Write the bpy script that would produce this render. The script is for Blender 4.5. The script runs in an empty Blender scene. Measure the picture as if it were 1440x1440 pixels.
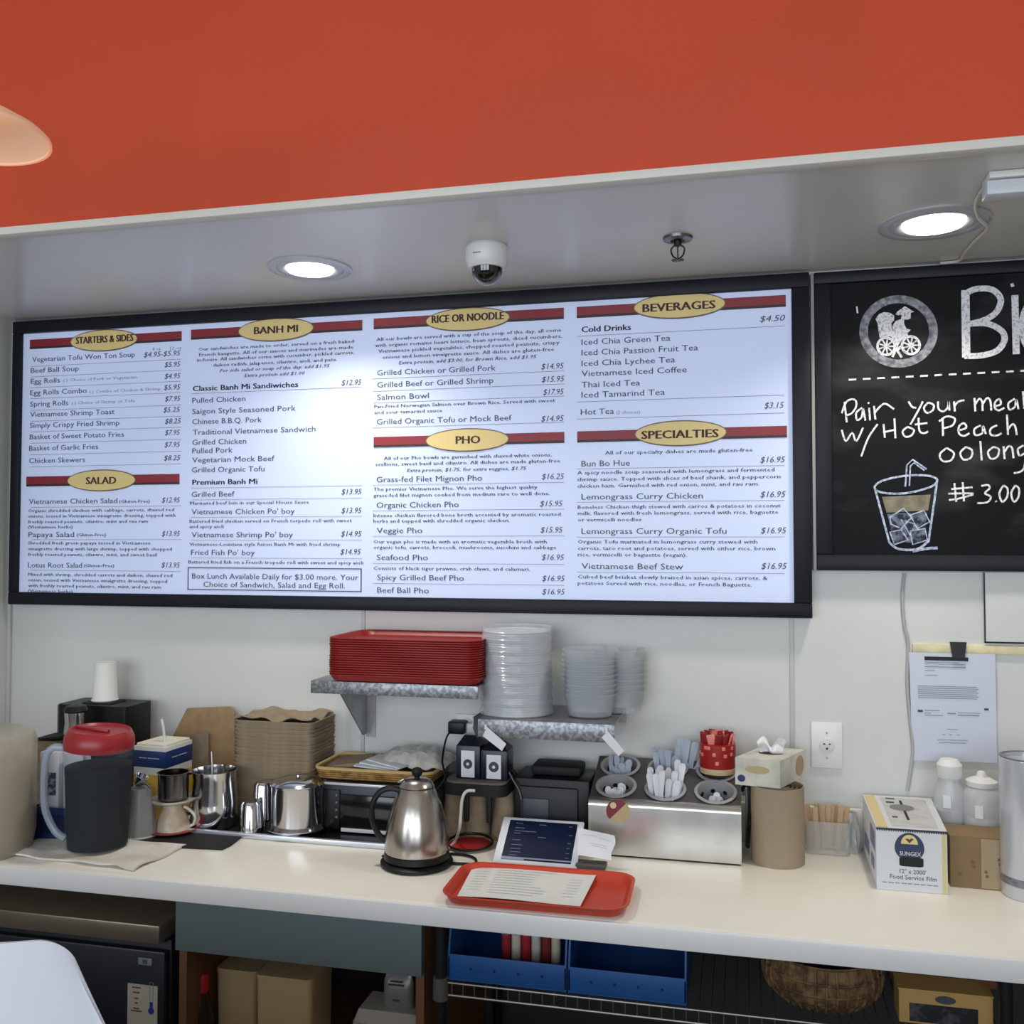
import bpy, bmesh, math, random
from mathutils import Vector, Matrix
random.seed(7)
SC = bpy.context.scene; COL = SC.collection
V = Vector; PI = math.pi; R = math.radians

# ------------------------------------------------------------------ camera
F = 1350.0; CAM = V((0, -2.7101, 1.72)); YAW, PITCH, ROLL = .2349, .0328, .0003
fwd = V((-math.sin(YAW)*math.cos(PITCH), math.cos(YAW)*math.cos(PITCH), math.sin(PITCH)))
rt = V((math.cos(YAW), math.sin(YAW), 0)); up = rt.cross(fwd)
rt, up = rt*math.cos(ROLL)+up*math.sin(ROLL), up*math.cos(ROLL)-rt*math.sin(ROLL)
cd = bpy.data.cameras.new('camera'); cam = bpy.data.objects.new('camera', cd); COL.objects.link(cam)
cd.sensor_width = 36; cd.sensor_fit = 'HORIZONTAL'; cd.lens = F/1440*36; cd.clip_start = .05
M4 = Matrix((rt, up, -fwd)).transposed().to_4x4(); M4.translation = CAM; cam.matrix_world = M4
SC.camera = cam

# ------------------------------------------------------------------ world, light, exposure
SC.view_settings.view_transform = 'Standard'; SC.view_settings.look = 'None'
SC.view_settings.gamma = 1; SC.view_settings.exposure = 0.0; SC.view_settings.use_curve_mapping = False
wd = bpy.data.worlds.new('world'); SC.world = wd; wd.use_nodes = True
wd.node_tree.nodes['Background'].inputs[0].default_value = (.62, .78, 1, 1)
wd.node_tree.nodes['Background'].inputs[1].default_value = 1.2

def area(name, loc, target, sx, sy, power, color):
    l = bpy.data.lights.new(name, 'AREA'); l.shape = 'RECTANGLE'; l.size = sx; l.size_y = sy
    l.energy = power; l.color = color
    o = bpy.data.objects.new(name, l); COL.objects.link(o); o.location = loc
    o.rotation_euler = (V(target)-V(loc)).to_track_quat('-Z', 'Y').to_euler()
    return o
# daylight through the shop windows behind the photographer (three panes, see wall_front)
for i, wx in enumerate((-3.0, -.9, 1.2)):
    area('window_daylight', (wx, -5.42, 1.9), (wx, 0, 1.75), 1.75, 1.8, 42, (.86, .93, 1))

# ------------------------------------------------------------------ helpers
def ray(x, y): return rt*((x-720)/F)+up*((720-y)/F)+fwd
def W(x, y, Y):
    d = ray(x, y); return CAM+d*((Y-CAM.y)/d.y)
def T(x, y, z=.92):
    d = ray(x, y); return CAM+d*((z-CAM.z)/d.z)
def ppm(p): return F/((V(p)-CAM).dot(fwd))
FH = V((-math.sin(YAW), math.cos(YAW), 0)); RH = V((math.cos(YAW), math.sin(YAW), 0))
def place(x, y, r, z=.92):
    "centre of a round base whose front edge is at pixel x,y on height z"
    p = T(x, y, z); d = V((p.x-CAM.x, p.y-CAM.y, 0)).normalized(); return p+d*r

def lin(c):
    return tuple(((v/255)/12.92 if v/255 <= .04045 else ((v/255+.055)/1.055)**2.4) for v in c)+(1,)
MATS = {}
def mat(name, c, rough=.6, metal=0, var=0, vs=8, bump=0, bs=60, alpha=1, emit=0, c2=None, spec=None, coat=0, stretch=None, aniso=0, trans=0, contrast=None):
    if name in MATS: return MATS[name]
    m = bpy.data.materials.new(name); m.use_nodes = True; nt = m.node_tree; b = nt.nodes['Principled BSDF']
    b.inputs['Base Color'].default_value = lin(c); b.inputs['Roughness'].default_value = rough
    b.inputs['Metallic'].default_value = metal; b.inputs['Alpha'].default_value = alpha
    if coat: b.inputs['Coat Weight'].default_value = coat; b.inputs['Coat Roughness'].default_value = .08
    if spec is not None: b.inputs['Specular IOR Level'].default_value = spec
    if trans: b.inputs['Transmission Weight'].default_value = trans
    if emit: b.inputs['Emission Color'].default_value = lin(c); b.inputs['Emission Strength'].default_value = emit
    if var or c2 or bump:
        tc = nt.nodes.new('ShaderNodeTexCoord'); mp = nt.nodes.new('ShaderNodeMapping')
        nt.links.new(tc.outputs['Object'], mp.inputs[0])
        if stretch: mp.inputs['Scale'].default_value = stretch
    if var or c2:
        n = nt.nodes.new('ShaderNodeTexNoise'); n.inputs['Scale'].default_value = vs; n.inputs['Detail'].default_value = 4
        nt.links.new(mp.outputs[0], n.inputs[0])
        r = nt.nodes.new('ShaderNodeValToRGB')
        a, z = contrast or (.3, .7)
        r.color_ramp.elements[0].position = a; r.color_ramp.elements[1].position = z
        r.color_ramp.elements[0].color = lin(c)
        r.color_ramp.elements[1].color = lin(c2) if c2 else lin([min(255, v*(1+var)) for v in c])
        nt.links.new(n.outputs['Fac'], r.inputs[0]); nt.links.new(r.outputs[0], b.inputs['Base Color'])
    if bump:
        n2 = nt.nodes.new('ShaderNodeTexNoise'); n2.inputs['Scale'].default_value = bs; n2.inputs['Detail'].default_value = 5
        nt.links.new(mp.outputs[0], n2.inputs[0])
        bp = nt.nodes.new('ShaderNodeBump'); bp.inputs['Strength'].default_value = bump; bp.inputs['Distance'].default_value = .01
        nt.links.new(n2.outputs['Fac'], bp.inputs['Height']); nt.links.new(bp.outputs[0], b.inputs['Normal'])
    MATS[name] = m; return m

class MB:
    def __init__(s): s.bm = bmesh.new()
    def box(s, c, size, rz=0, bev=0, rot=None, seg=2):
        m = Matrix.Translation(V(c)) @ (rot.to_4x4() if rot else Matrix.Rotation(rz, 4, 'Z')) @ Matrix.Diagonal((*size, 1))
        g = bmesh.ops.create_cube(s.bm, size=1, matrix=m)
        if bev:
            vs = set(g['verts']); es = [e for e in s.bm.edges if e.verts[0] in vs and e.verts[1] in vs]
            bmesh.ops.bevel(s.bm, geom=es, offset=bev, segments=seg, affect='EDGES', profile=.5)
        return s
    def box2(s, a, b, bev=0):
        a = V(a); b = V(b); return s.box((a+b)/2, [abs(b[i]-a[i]) for i in range(3)], bev=bev)
    def poly(s, pts):
        vs = [s.bm.verts.new(p) for p in pts]
        try: s.bm.faces.new(vs)
        except ValueError: pass
        return s
    def loft(s, rings, caps=True, closed=False):
        rr = [[s.bm.verts.new(p) for p in r] for r in rings]; n = len(rr[0])
        pairs = list(zip(rr, rr[1:])) + ([(rr[-1], rr[0])] if closed else [])
        for a, b in pairs:
            for i in range(n):
                j = (i+1) % n
                try: s.bm.faces.new((a[i], a[j], b[j], b[i]))
                except ValueError: pass
        if caps and not closed:
            s.bm.faces.new(rr[0][::-1]); s.bm.faces.new(rr[-1])
        return s
    def lathe(s, c, prof, n=32, caps=True, rot=None, sx=1, sy=1):
        c = V(c); rings = []
        for r, z in prof:
            r = max(r, 1e-4); ring = []
            for i in range(n):
                a = 2*PI*i/n; p = V((r*math.cos(a)*sx, r*math.sin(a)*sy, z))
                ring.append(c+(rot @ p if rot else p))
            rings.append(ring)
        return s.loft(rings, caps)
    def tube(s, pts, r, n=8, smooth=0, taper=None):
        P = [V(p) for p in pts]
        if smooth:
            Q = []
            for i in range(len(P)-1):
                p0 = P[max(i-1, 0)]; p1 = P[i]; p2 = P[i+1]; p3 = P[min(i+2, len(P)-1)]
                for k in range(smooth):
                    t = k/smooth
                    Q.append(.5*((2*p1)+(p2-p0)*t+(2*p0-5*p1+4*p2-p3)*t*t+(3*p1-p0-3*p2+p3)*t**3))
            P = Q+[P[-1]]
        rings = []; nrm = None
        for i, p in enumerate(P):
            t = (P[min(i+1, len(P)-1)]-P[max(i-1, 0)]).normalized()
            if nrm is None: nrm = t.orthogonal().normalized()
            nrm = (nrm-t*nrm.dot(t)).normalized(); b = t.cross(nrm)
            q = r*(taper[0]+(taper[1]-taper[0])*i/max(1, len(P)-1)) if taper else r
            rings.append([p+(nrm*math.cos(2*PI*k/n)+b*math.sin(2*PI*k/n))*q for k in range(n)])
        return s.loft(rings)
    def prism(s, pts, ext):
        e = V(ext); return s.loft([[V(p) for p in pts], [V(p)+e for p in pts]])
    def rbox(s, c, w, d, z0, z1, r, rz=0, n=5, flare=0, hollow=0, top_cap=True):
        "rounded-corner box (vertical prism); hollow>0 makes an open tub of that wall"
        c = V(c); Rm = Matrix.Rotation(rz, 3, 'Z')
        def ring(g, z): return [c+Rm @ V((p[0], p[1], z)) for p in rrect(w+2*g, d+2*g, max(r+g, .001), n)]
        if not hollow: return s.loft([ring(0, z0), ring(flare, z1)])
        return s.loft([ring(0, z0), ring(flare, z1), ring(flare-hollow, z1), ring(-hollow, z0+hollow)])
    def ribbon(s, pts, w, Y, th=.0012, closed=False):
        "flat stroke on the plane y=Y through 3-D points"
        P = [V((p.x, Y, p.z)) for p in pts]; n = len(P); L = []; Rr = []
        for i in range(n):
            a = P[(i-1) % n] if closed else P[max(i-1, 0)]; b = P[(i+1) % n] if closed else P[min(i+1, n-1)]
            t = (b-a)
            if t.length < 1e-6: t = V((1, 0, 0))
            t.normalize(); q = V((-t.z, 0, t.x))*w/2
            L.append(P[i]+q); Rr.append(P[i]-q)
        k = n if closed else n-1
        for i in range(k):
            j = (i+1) % n
            s.poly([L[i], L[j], Rr[j], Rr[i]])
        return s
    def grid(s, fn, nu, nv, th=0):
        G = [[s.bm.verts.new(fn(i/nu, j/nv)) for j in range(nv+1)] for i in range(nu+1)]
        for i in range(nu):
            for j in range(nv):
                s.bm.faces.new((G[i][j], G[i+1][j], G[i+1][j+1], G[i][j+1]))
        if th:
            # second skin th away along the local normal, joined at the rim
            def N(u, v):
                e = 1e-3; a = V(fn(min(u+e, 1), v))-V(fn(max(u-e, 0), v)); b = V(fn(u, min(v+e, 1)))-V(fn(u, max(v-e, 0)))
                n_ = a.cross(b); return n_.normalized() if n_.length > 1e-12 else V((0, 0, 1))
            # thicken away from the camera side: the visible skin keeps its place
            k = 1 if N(.5, .5).dot(CAM-V(fn(.5, .5))) > 0 else -1
            H_ = [[s.bm.verts.new(V(fn(i/nu, j/nv))-N(i/nu, j/nv)*th*k) for j in range(nv+1)] for i in range(nu+1)]
            for i in range(nu):
                for j in range(nv): s.bm.faces.new((H_[i][j], H_[i][j+1], H_[i+1][j+1], H_[i+1][j]))
            rim = [(i, 0) for i in range(nu)]+[(nu, j) for j in range(nv)]+[(i, nv) for i in range(nu, 0, -1)]+[(0, j) for j in range(nv, 0, -1)]
            for k in range(len(rim)):
                a, b = rim[k], rim[(k+1) % len(rim)]
                s.bm.faces.new((G[b[0]][b[1]], G[a[0]][a[1]], H_[a[0]][a[1]], H_[b[0]][b[1]]))
        return s
def rrect(w, d, r, n=5):
    P = []
    for cx, cy, a0 in ((w/2-r, d/2-r, 0), (-w/2+r, d/2-r, 90), (-w/2+r, -d/2+r, 180), (w/2-r, -d/2+r, 270)):
        for k in range(n+1):
            a = R(a0+90*k/n); P.append((cx+r*math.cos(a), cy+r*math.sin(a)))
    return P

WL = {}
def obj(name, mb, m, parent=None, kind=None, label=None, smooth=35):
    me = bpy.data.meshes.new(name)
    bmesh.ops.recalc_face_normals(mb.bm, faces=mb.bm.faces)
    if parent is not None:
        bmesh.ops.translate(mb.bm, verts=mb.bm.verts, vec=-WL[parent.name])
    mb.bm.to_mesh(me); mb.bm.free()
    me.materials.append(m)
    if smooth and len(me.polygons):
        me.polygons.foreach_set('use_smooth', [True]*len(me.polygons)); me.set_sharp_from_angle(angle=R(smooth))
    o = bpy.data.objects.new(name, me); COL.objects.link(o)
    if parent is not None: o.parent = parent; WL[o.name] = WL[parent.name]
    else: WL[o.name] = V((0, 0, 0))
    if kind: o['kind'] = kind
    if label: o['label'] = label
    if name.startswith(('printed_', 'chalk_hand', 'chalk_title', 'chalk_cyclo', 'chalk_cup')): o['kind'] = 'stuff'
    return o
def struct(name, mb, m, parent=None, smooth=35): return obj(name, mb, m, parent, None if parent else 'structure', None, smooth)
def thing(name, label, cat, loc, group=None):
    o = bpy.data.objects.new(name, None); COL.objects.link(o); o.location = loc; o.empty_display_size = .02
    o['label'] = label; o['category'] = cat
    if group: o['group'] = group
    WL[o.name] = V(loc); return o
def single(name, mb, m, label, cat, group=None, smooth=35, origin=None):
    "a thing that is one mesh, with its origin at its base"
    xs = [v.co for v in mb.bm.verts]
    c = V(origin) if origin is not None else V(((min(v.x for v in xs)+max(v.x for v in xs))/2, (min(v.y for v in xs)+max(v.y for v in xs))/2, min(v.z for v in xs)))
    bmesh.ops.translate(mb.bm, verts=mb.bm.verts, vec=-c)
    o = obj(name, mb, m, None, None, label, smooth); o.location = c; WL[o.name] = c; o['category'] = cat
    if group: o['group'] = group
    return o
def dup(root, loc, rot=None, label=None, group=None):
    def cp(o, par):
        c = o.copy(); COL.objects.link(c)
        if par is not None: c.parent = par
        for ch in o.children: cp(ch, c)
        return c
    c = cp(root, None); c.location = loc
    if rot is not None: c.rotation_euler = rot
    if label: c['label'] = label
    if group: c['group'] = group
    WL[c.name] = V(loc)
    return c

ORD = 'topmost second third fourth fifth sixth seventh eighth ninth tenth eleventh twelfth thirteenth fourteenth fifteenth sixteenth seventeenth eighteenth nineteenth twentieth'.split()
def nth(i, n):
    "place of layer i (0 lowest) of n, told from the nearer end of the stack"
    top = n-1-i
    if top == 0: return 'topmost'
    if i == 0: return 'lowest'
    if top <= i: return ORD[top]+' from the top'
    return ORD[i]+' from the bottom'
_fc = {}
def text_mesh(s, shear=0, off=0, res=2):
    k = (s, shear, off, res)
    if k in _fc: return _fc[k]
    cu = bpy.data.curves.new('t', 'FONT'); cu.body = s; cu.shear = shear; cu.offset = off; cu.resolution_u = res; cu.size = 1
    o = bpy.data.objects.new('t', cu); me = bpy.data.meshes.new_from_object(o)
    vs = [tuple(v.co) for v in me.vertices]; fs = [tuple(p.vertices) for p in me.polygons]
    bpy.data.objects.remove(o); bpy.data.curves.remove(cu); bpy.data.meshes.remove(me)
    x0 = min(v[0] for v in vs); x1 = max(v[0] for v in vs)
    _fc[k] = (vs, fs, x0, x1); return _fc[k]
def text(mb, s, o, ux, uy, width, cap, shear=0, off=0, res=2):
    "write s from point o, along unit ux, up uy, stretched to width, capitals cap high"
    vs, fs, x0, x1 = text_mesh(s, shear, off, res)
    o = V(o); kx = width/(x1-x0); ky = cap/.70
    nv = [mb.bm.verts.new(o+ux*((v[0]-x0)*kx)+uy*(v[1]*ky)) for v in vs]
    for f in fs:
        try: mb.bm.faces.new([nv[i] for i in f])
        except ValueError: pass
X, Z3 = V((1, 0, 0)), V((0, 0, 1))

# ------------------------------------------------------------------ materials
white_wall = mat('white_wall', (208, 209, 205), .38, var=.03, vs=3, bump=.02, bs=40)
red_paint = mat('red_paint', (200, 70, 33), .6, var=.05, vs=2, bump=.05, bs=150)
soffit_m = mat('soffit_gloss', (220, 218, 212), .26, bump=.012, bs=8)
black_frame = mat('black_frame', (20, 23, 32), .45, spec=.25)
blk = mat('black_plastic', (14, 15, 18), .42, spec=.35)
blk_matte = mat('black_matte', (16, 17, 19), .7)
steel = mat('brushed_steel', (196, 194, 190), .27, 1, bump=.03, bs=30, stretch=(1, 1, 20))
steel_d = mat('dull_steel', (150, 150, 150), .42, 1, var=.2, vs=12)
chrome = mat('polished_steel', (205, 205, 208), .12, 1)
galv = mat('galvanised', (118, 122, 128), .42, .75, c2=(168, 170, 174), vs=110, contrast=(.4, .62))
galv2 = 0
kraft = mat('kraft_paper', (152, 124, 90), .85, var=.14, vs=30, bump=.05, bs=200)
kraft_d = mat('kraft_dark', (142, 126, 104), .85, var=.14, vs=40, bump=.08, bs=200)
paper = mat('white_paper', (226, 228, 232), .75)
white_pl = mat('white_plastic', (226, 226, 224), .35)
cloud_pl = mat('cloudy_plastic', (205, 207, 208), .3, alpha=.55)
clear_pl = mat('clear_plastic', (214, 220, 226), .08, alpha=.33)
red_pl = mat('red_plastic', (178, 34, 26), .4)
tray_red = mat('tray_red', (190, 62, 40), .42, var=.06, vs=200)
wt_m = mat('worktop_laminate', (234, 230, 217), .3, var=.02, vs=4, bump=.01, bs=30)
ink = mat('printed_ink', (66, 69, 82), .7)
ink_l = mat('pale_ink', (140, 144, 158), .7)
navy = mat('navy_print', (24, 44, 98), .5)
grey_pl = mat('grey_plastic', (118, 118, 118), .5)

# ------------------------------------------------------------------ setting
ZS = 2.459; YF = -.785; XL = -2.357; XR = 1.9
struct('wall_back', MB().box2((XL-.1, 0, 0), (XR+.1, .1, ZS+.1)), white_wall)
struct('wall_left', MB().box2((XL-.12, YF, 0), (XL, 0, ZS)), white_wall)
struct('wall_right', MB().box2((XR, YF, 0), (XR+.12, 0, ZS)), white_wall)
struct('ceiling', MB().box2((XL-.12, YF+.004, ZS), (XR+.12, .1, ZS+.1)), soffit_m)
struct('wall_bulkhead', MB().box2((-4.6, YF, ZS), (3.2, YF+.0035, 3.7)).box2((-4.6, YF+.0035, ZS+.1005), (3.2, YF+.1, 3.7)), red_paint)
struct('trim_1', MB().box2((XL-.12, YF-.006, ZS-.004), (XR+.12, YF+.03, ZS+.015), bev=.003), mat('edge_bead', (225, 222, 212), .5))
for n, (a, b) in enumerate((((-4.6, YF, 0), (XL-.12, YF+.1, ZS)), ((XR+.12, YF, 0), (3.2, YF+.1, ZS)))):
    struct('wall_front_of_counter' + ('_left', '_right')[n], MB().box2(a, b), white_wall)
# unseen low counter wall below the view, added to shade under the worktop
struct('wall_unseen_shading', MB().box2((-4.0, -1.98, 0), (3.2, -1.86, .9)).box2((-4.0, -2.02, .9), (3.2, -1.66, .935), bev=.006), mat('shading_wall', (150, 140, 124), .6))
struct('floor', MB().box2((-4.6, -5.6, -.05), (3.2, .1, 0)), mat('floor_tile', (120, 112, 104), .5, var=.2, vs=3))
struct('ceiling_dining', MB().box2((-4.6, -5.6, 3.7), (3.2, YF+.1, 3.8)), mat('dining_ceiling', (215, 212, 205), .8))
struct('wall_dining_left', MB().box2((-4.7, -5.6, 0), (-4.6, YF, 3.7)), mat('dining_wall', (205, 196, 180), .8))
struct('wall_dining_right', MB().box2((3.2, -5.6, 0), (3.3, YF, 3.7)), MATS['dining_wall'])
# shop front behind the photographer, with three window openings
sf = MB(); sf.box2((-4.6, -5.6, 0), (3.2, -5.5, 1.0)); sf.box2((-4.6, -5.6, 2.8), (3.2, -5.5, 3.7))
for a, b in ((-4.6, -3.88), (-2.12, -1.78), (-.02, .32), (2.08, 3.2)): sf.box2((a, -5.6, 1.0), (b, -5.5, 2.8))
struct('wall_shopfront', sf, MATS['dining_wall'])

# wall panel joint strips
jm = mat('joint_strip', (200, 201, 198), .4)
for i, (px) in enumerate((511, 1113)):
    x = W(px, 880, 0).x
    struct('trim_%d' % (i+2), MB().box2((x-.006, -.004, 1.02), (x+.006, 0, ZS), bev=.0015), jm)
struct('trim_4', MB().box2((XL, -.012, 1.1), (XL+.012, 0, ZS), bev=.002), jm)

# ------------------------------------------------------------------ worktop
WY = -.6516
t = thing('worktop', 'long cream laminate worktop with rounded white front edge along the wall', 'counter', (0, -.3, .875))
obj('counter_slab', MB().box2((XL+.002, WY, .876), (XR-.002, -.002, .92), bev=.006), wt_m, t)
obj('front_edge', MB().box2((XL+.003, WY-.006, .872), (XR-.003, WY+.004, .918), bev=.004), mat('edge_white', (230, 229, 226), .35), t)
obj('backsplash', MB().box2((XL+.003, -.02, .92), (XR-.003, -.003, 1.021), bev=.003), mat('splash', (222, 219, 208), .35), t)
obj('side_splash', MB().box2((XL+.003, WY+.05, .92), (XL+.02, -.02, 1.11), bev=.003), MATS['splash'], t)

# ------------------------------------------------------------------ menu board
YB = -.04; YP = -.026; YT = -.0275
x0 = W(14, 650, YB).x; x1 = W(1140, 600, YB).x; z0, z1 = 1.5215, 2.4494
t = thing('menu_board', 'huge white illuminated-looking menu board in a black frame, four printed columns', 'menu board', (x0/2+x1/2, YP, z0))
fw = .04
fm = MB()
obj('frame_rail', MB().box2((x0, YB, z1-fw), (x1, -.002, z1), bev=.003), black_frame, t)
obj('frame_rail', MB().box2((x0, YB, z0), (x1, -.002, z0+fw), bev=.003), black_frame, t)
obj('frame_stile', MB().box2((x0, YB+.0005, z0+fw), (x0+fw*.8, -.002, z1-fw), bev=.003), black_frame, t)
obj('frame_stile', MB().box2((x1-fw*1.15, YB+.0005, z0+fw), (x1, -.002, z1-fw), bev=.003), black_frame, t)
panel = obj('panel', MB().box2((x0+fw*.8, YP, z0+fw), (x1-fw*1.15, -.004, z1-fw)), mat('menu_panel', (200, 212, 242), .3, emit=.2), t)

def crop(ox, oy, s): return lambda X_, Y_: (ox+X_/s, oy+Y_/s)
bar_m = mat('header_red', (140, 32, 44), .45); bar_d = mat('header_dark', (52, 30, 34), .5)
oval_m = mat('header_gold', (232, 208, 140), .45); oval_e = mat('header_rim', (110, 92, 78), .5)
hdr_ink = mat('header_ink', (66, 26, 30), .6)
def header(K, bx0, bx1, by0, by1, ox, oy, orx, ory, s, tx0, tx1, ty):
    a = W(*K(bx0, by0), YT); b = W(*K(bx1, by0), YT); c = W(*K(bx0, by1), YT)
    h = a.z-c.z
    obj('header_bar', MB().box2((a.x, YT-.001, c.z+h*.22), (b.x, YP+.0005, a.z)), bar_m, t)
    obj('header_bar_dark_line', MB().box2((a.x, YT-.001, c.z), (b.x, YP+.0005, c.z+h*.22)), bar_d, t)  # darker band along the bottom of the bar
    o = W(*K(ox, oy), YT); e = W(*K(ox+orx, oy), YT); rx = e.x-o.x; g = W(*K(ox, oy+ory), YT); rz = o.z-g.z
    def ell(k, y): return [V((o.x+(rx+k)*math.cos(2*PI*i/48), y, o.z+(rz+k)*math.sin(2*PI*i/48))) for i in range(48)]
    obj('header_oval_rim', MB().loft([ell(.002, YT-.0018), ell(.002, YP)]), oval_e, t)
    obj('header_oval', MB().loft([ell(-.0015, YT-.003), ell(-.0015, YP)]), oval_m, t)
    p = W(*K(tx0, ty), YT-.0036); q = W(*K(tx1, ty), YT-.0036); m = MB()
    [text(m, s, p+V((d*.0009, -d*.00004, 0)), X, Z3, q.x-p.x, .0225) for d in range(4)]; obj('header_lettering', m, hdr_ink, t)
DARK = None
def rows(K, items, name):
    mi = MB(); ms = MB(); ml = MB()
    for it in items:
        if it[0] == 'line':
            _, a, b, y = it; p = W(*K(a, y), YT); q = W(*K(b, y), YT)
            ml.poly([V((p.x, YT, p.z)), V((q.x, YT, p.z)), V((q.x, YT, p.z-.0014)), V((p.x, YT, p.z-.0014))]); continue
        xa, xb, y, s = it[:4]; st = it[4] if len(it) > 4 else 'i'
        p = W(*K(xa, y), YT); q = W(*K(xb, y), YT)
        cap = {'i': .0165, 'p': .0165, 'b': .0165, 'd': .0103, 'e': .0103, 's': .0098}[st]
        text(mi if st in 'ipb' else (ms if st != 's' else ml), s, p, X, Z3, q.x-p.x, cap, shear=.25 if st in 'pe' else 0,
             res=2 if st in 'ipb' else 1)
        if st == 'b':
            for dx in (.0007, .0014): text(mi, s, p+V((dx, -.00005, 0)), X, Z3, q.x-p.x, cap)
        if st in 'de': text(ms, s, p+V((.0005, -.00005, 0)), X, Z3, q.x-p.x, cap, shear=.25 if st == 'e' else 0, res=1)
    obj('printed_dishes', mi, ink, t, smooth=0); obj('printed_descriptions', ms, ink, t, smooth=0); obj('printed_rules', ml, ink_l, t, smooth=0)

K = crop(0, 440, 3.43)
header(K, 145, 875, 130, 175, 502, 133, 162, 50, 'STARTERS & SIDES', 365, 640, 150)
header(K, 128, 865, 790, 838, 490, 808, 165, 50, 'SALAD', 413, 557, 826)
L = lambda a, b, ys: [('line', a, b, y) for y in ys]
rows(K, [(155, 650, 237, 'Vegetarian Tofu Won Ton Soup'), (693, 870, 214, '$4.95-$5.95', 'p'), (735, 775, 181, '8 oz', 's'), (820, 875, 178, '12 oz', 's'),
 (148, 380, 290, 'Beef Ball Soup'), (793, 870, 262, '$5.95', 'p'), (148, 288, 342, 'Egg Rolls'), (305, 660, 332, '( ) Choice of Pork or Vegetarian', 's'), (793, 870, 318, '$4.95', 'p'),
 (145, 418, 397, 'Egg Rolls Combo'), (430, 775, 387, '( ) Combo of Chicken & Shrimp', 's'), (790, 870, 372, '$5.95', 'p'),
 (145, 328, 452, 'Spring Rolls'), (345, 648, 442, '( ) Choice of Shrimp or Tofu', 's'), (795, 870, 427, '$7.95', 'p'),
 (145, 552, 502, 'Vietnamese Shrimp Toast'), (787, 868, 480, '$5.25', 'p'), (143, 575, 555, 'Simply Crispy Fried Shrimp'), (795, 873, 535, '$8.25', 'p'),
 (143, 597, 610, 'Basket of Sweet Potato Fries'), (795, 867, 590, '$7.95', 'p'), (140, 472, 665, 'Basket of Garlic Fries'), (793, 868, 648, '$7.95', 'p'),
 (140, 410, 725, 'Chicken Skewers'), (790, 870, 712, '$8.25', 'p'),
 (138, 565, 922, 'Vietnamese Chicken Salad'), (575, 722, 917, '(Gluten-Free)', 'd'), (780, 868, 915, '$12.95', 'p'),
 (135, 838, 962, 'Organic shredded chicken with cabbage, carrots, shaved red', 'd'), (135, 845, 988, 'onions, tossed in Vietnamese vinaigrette dressing, topped with', 'd'),
 (135, 712, 1015, 'freshly roasted peanuts, cilantro, mint and rau ram', 'd'), (135, 350, 1040, '(Vietnamese herbs)', 'd'),
 (137, 357, 1081, 'Papaya Salad'), (370, 510, 1078, '(Gluten-Free)', 'd'), (780, 868, 1077, '$13.95', 'p'),
 (135, 725, 1117, 'Shredded fresh green papaya tossed in Vietnamese', 'd'), (135, 828, 1145, 'vinaigrette dressing with large shrimp, topped with chopped', 'd'), (135, 755, 1172, 'freshly roasted peanuts, cilantro, mint, and sweet basil', 'd'),
 (135, 395, 1228, 'Lotus Root Salad'), (405, 550, 1226, '(Gluten-Free)', 'd'), (778, 868, 1228, '$13.95', 'p'),
 (135, 830, 1268, 'Mixed with shrimp, shredded carrots and daikon, shaved red', 'd'), (135, 805, 1295, 'onion, tossed with Vietnamese vinaigrette dressing, topped', 'd'),
 (135, 775, 1322, 'with freshly roasted peanuts, cilantro, mint, and rau ram', 'd'), (135, 350, 1348, '(Vietnamese herbs)', 'd')]
 + L(148, 875, (258, 308, 360, 413, 470, 522, 573, 628, 684, 742, 937, 1093, 1240)), 'a')

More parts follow.
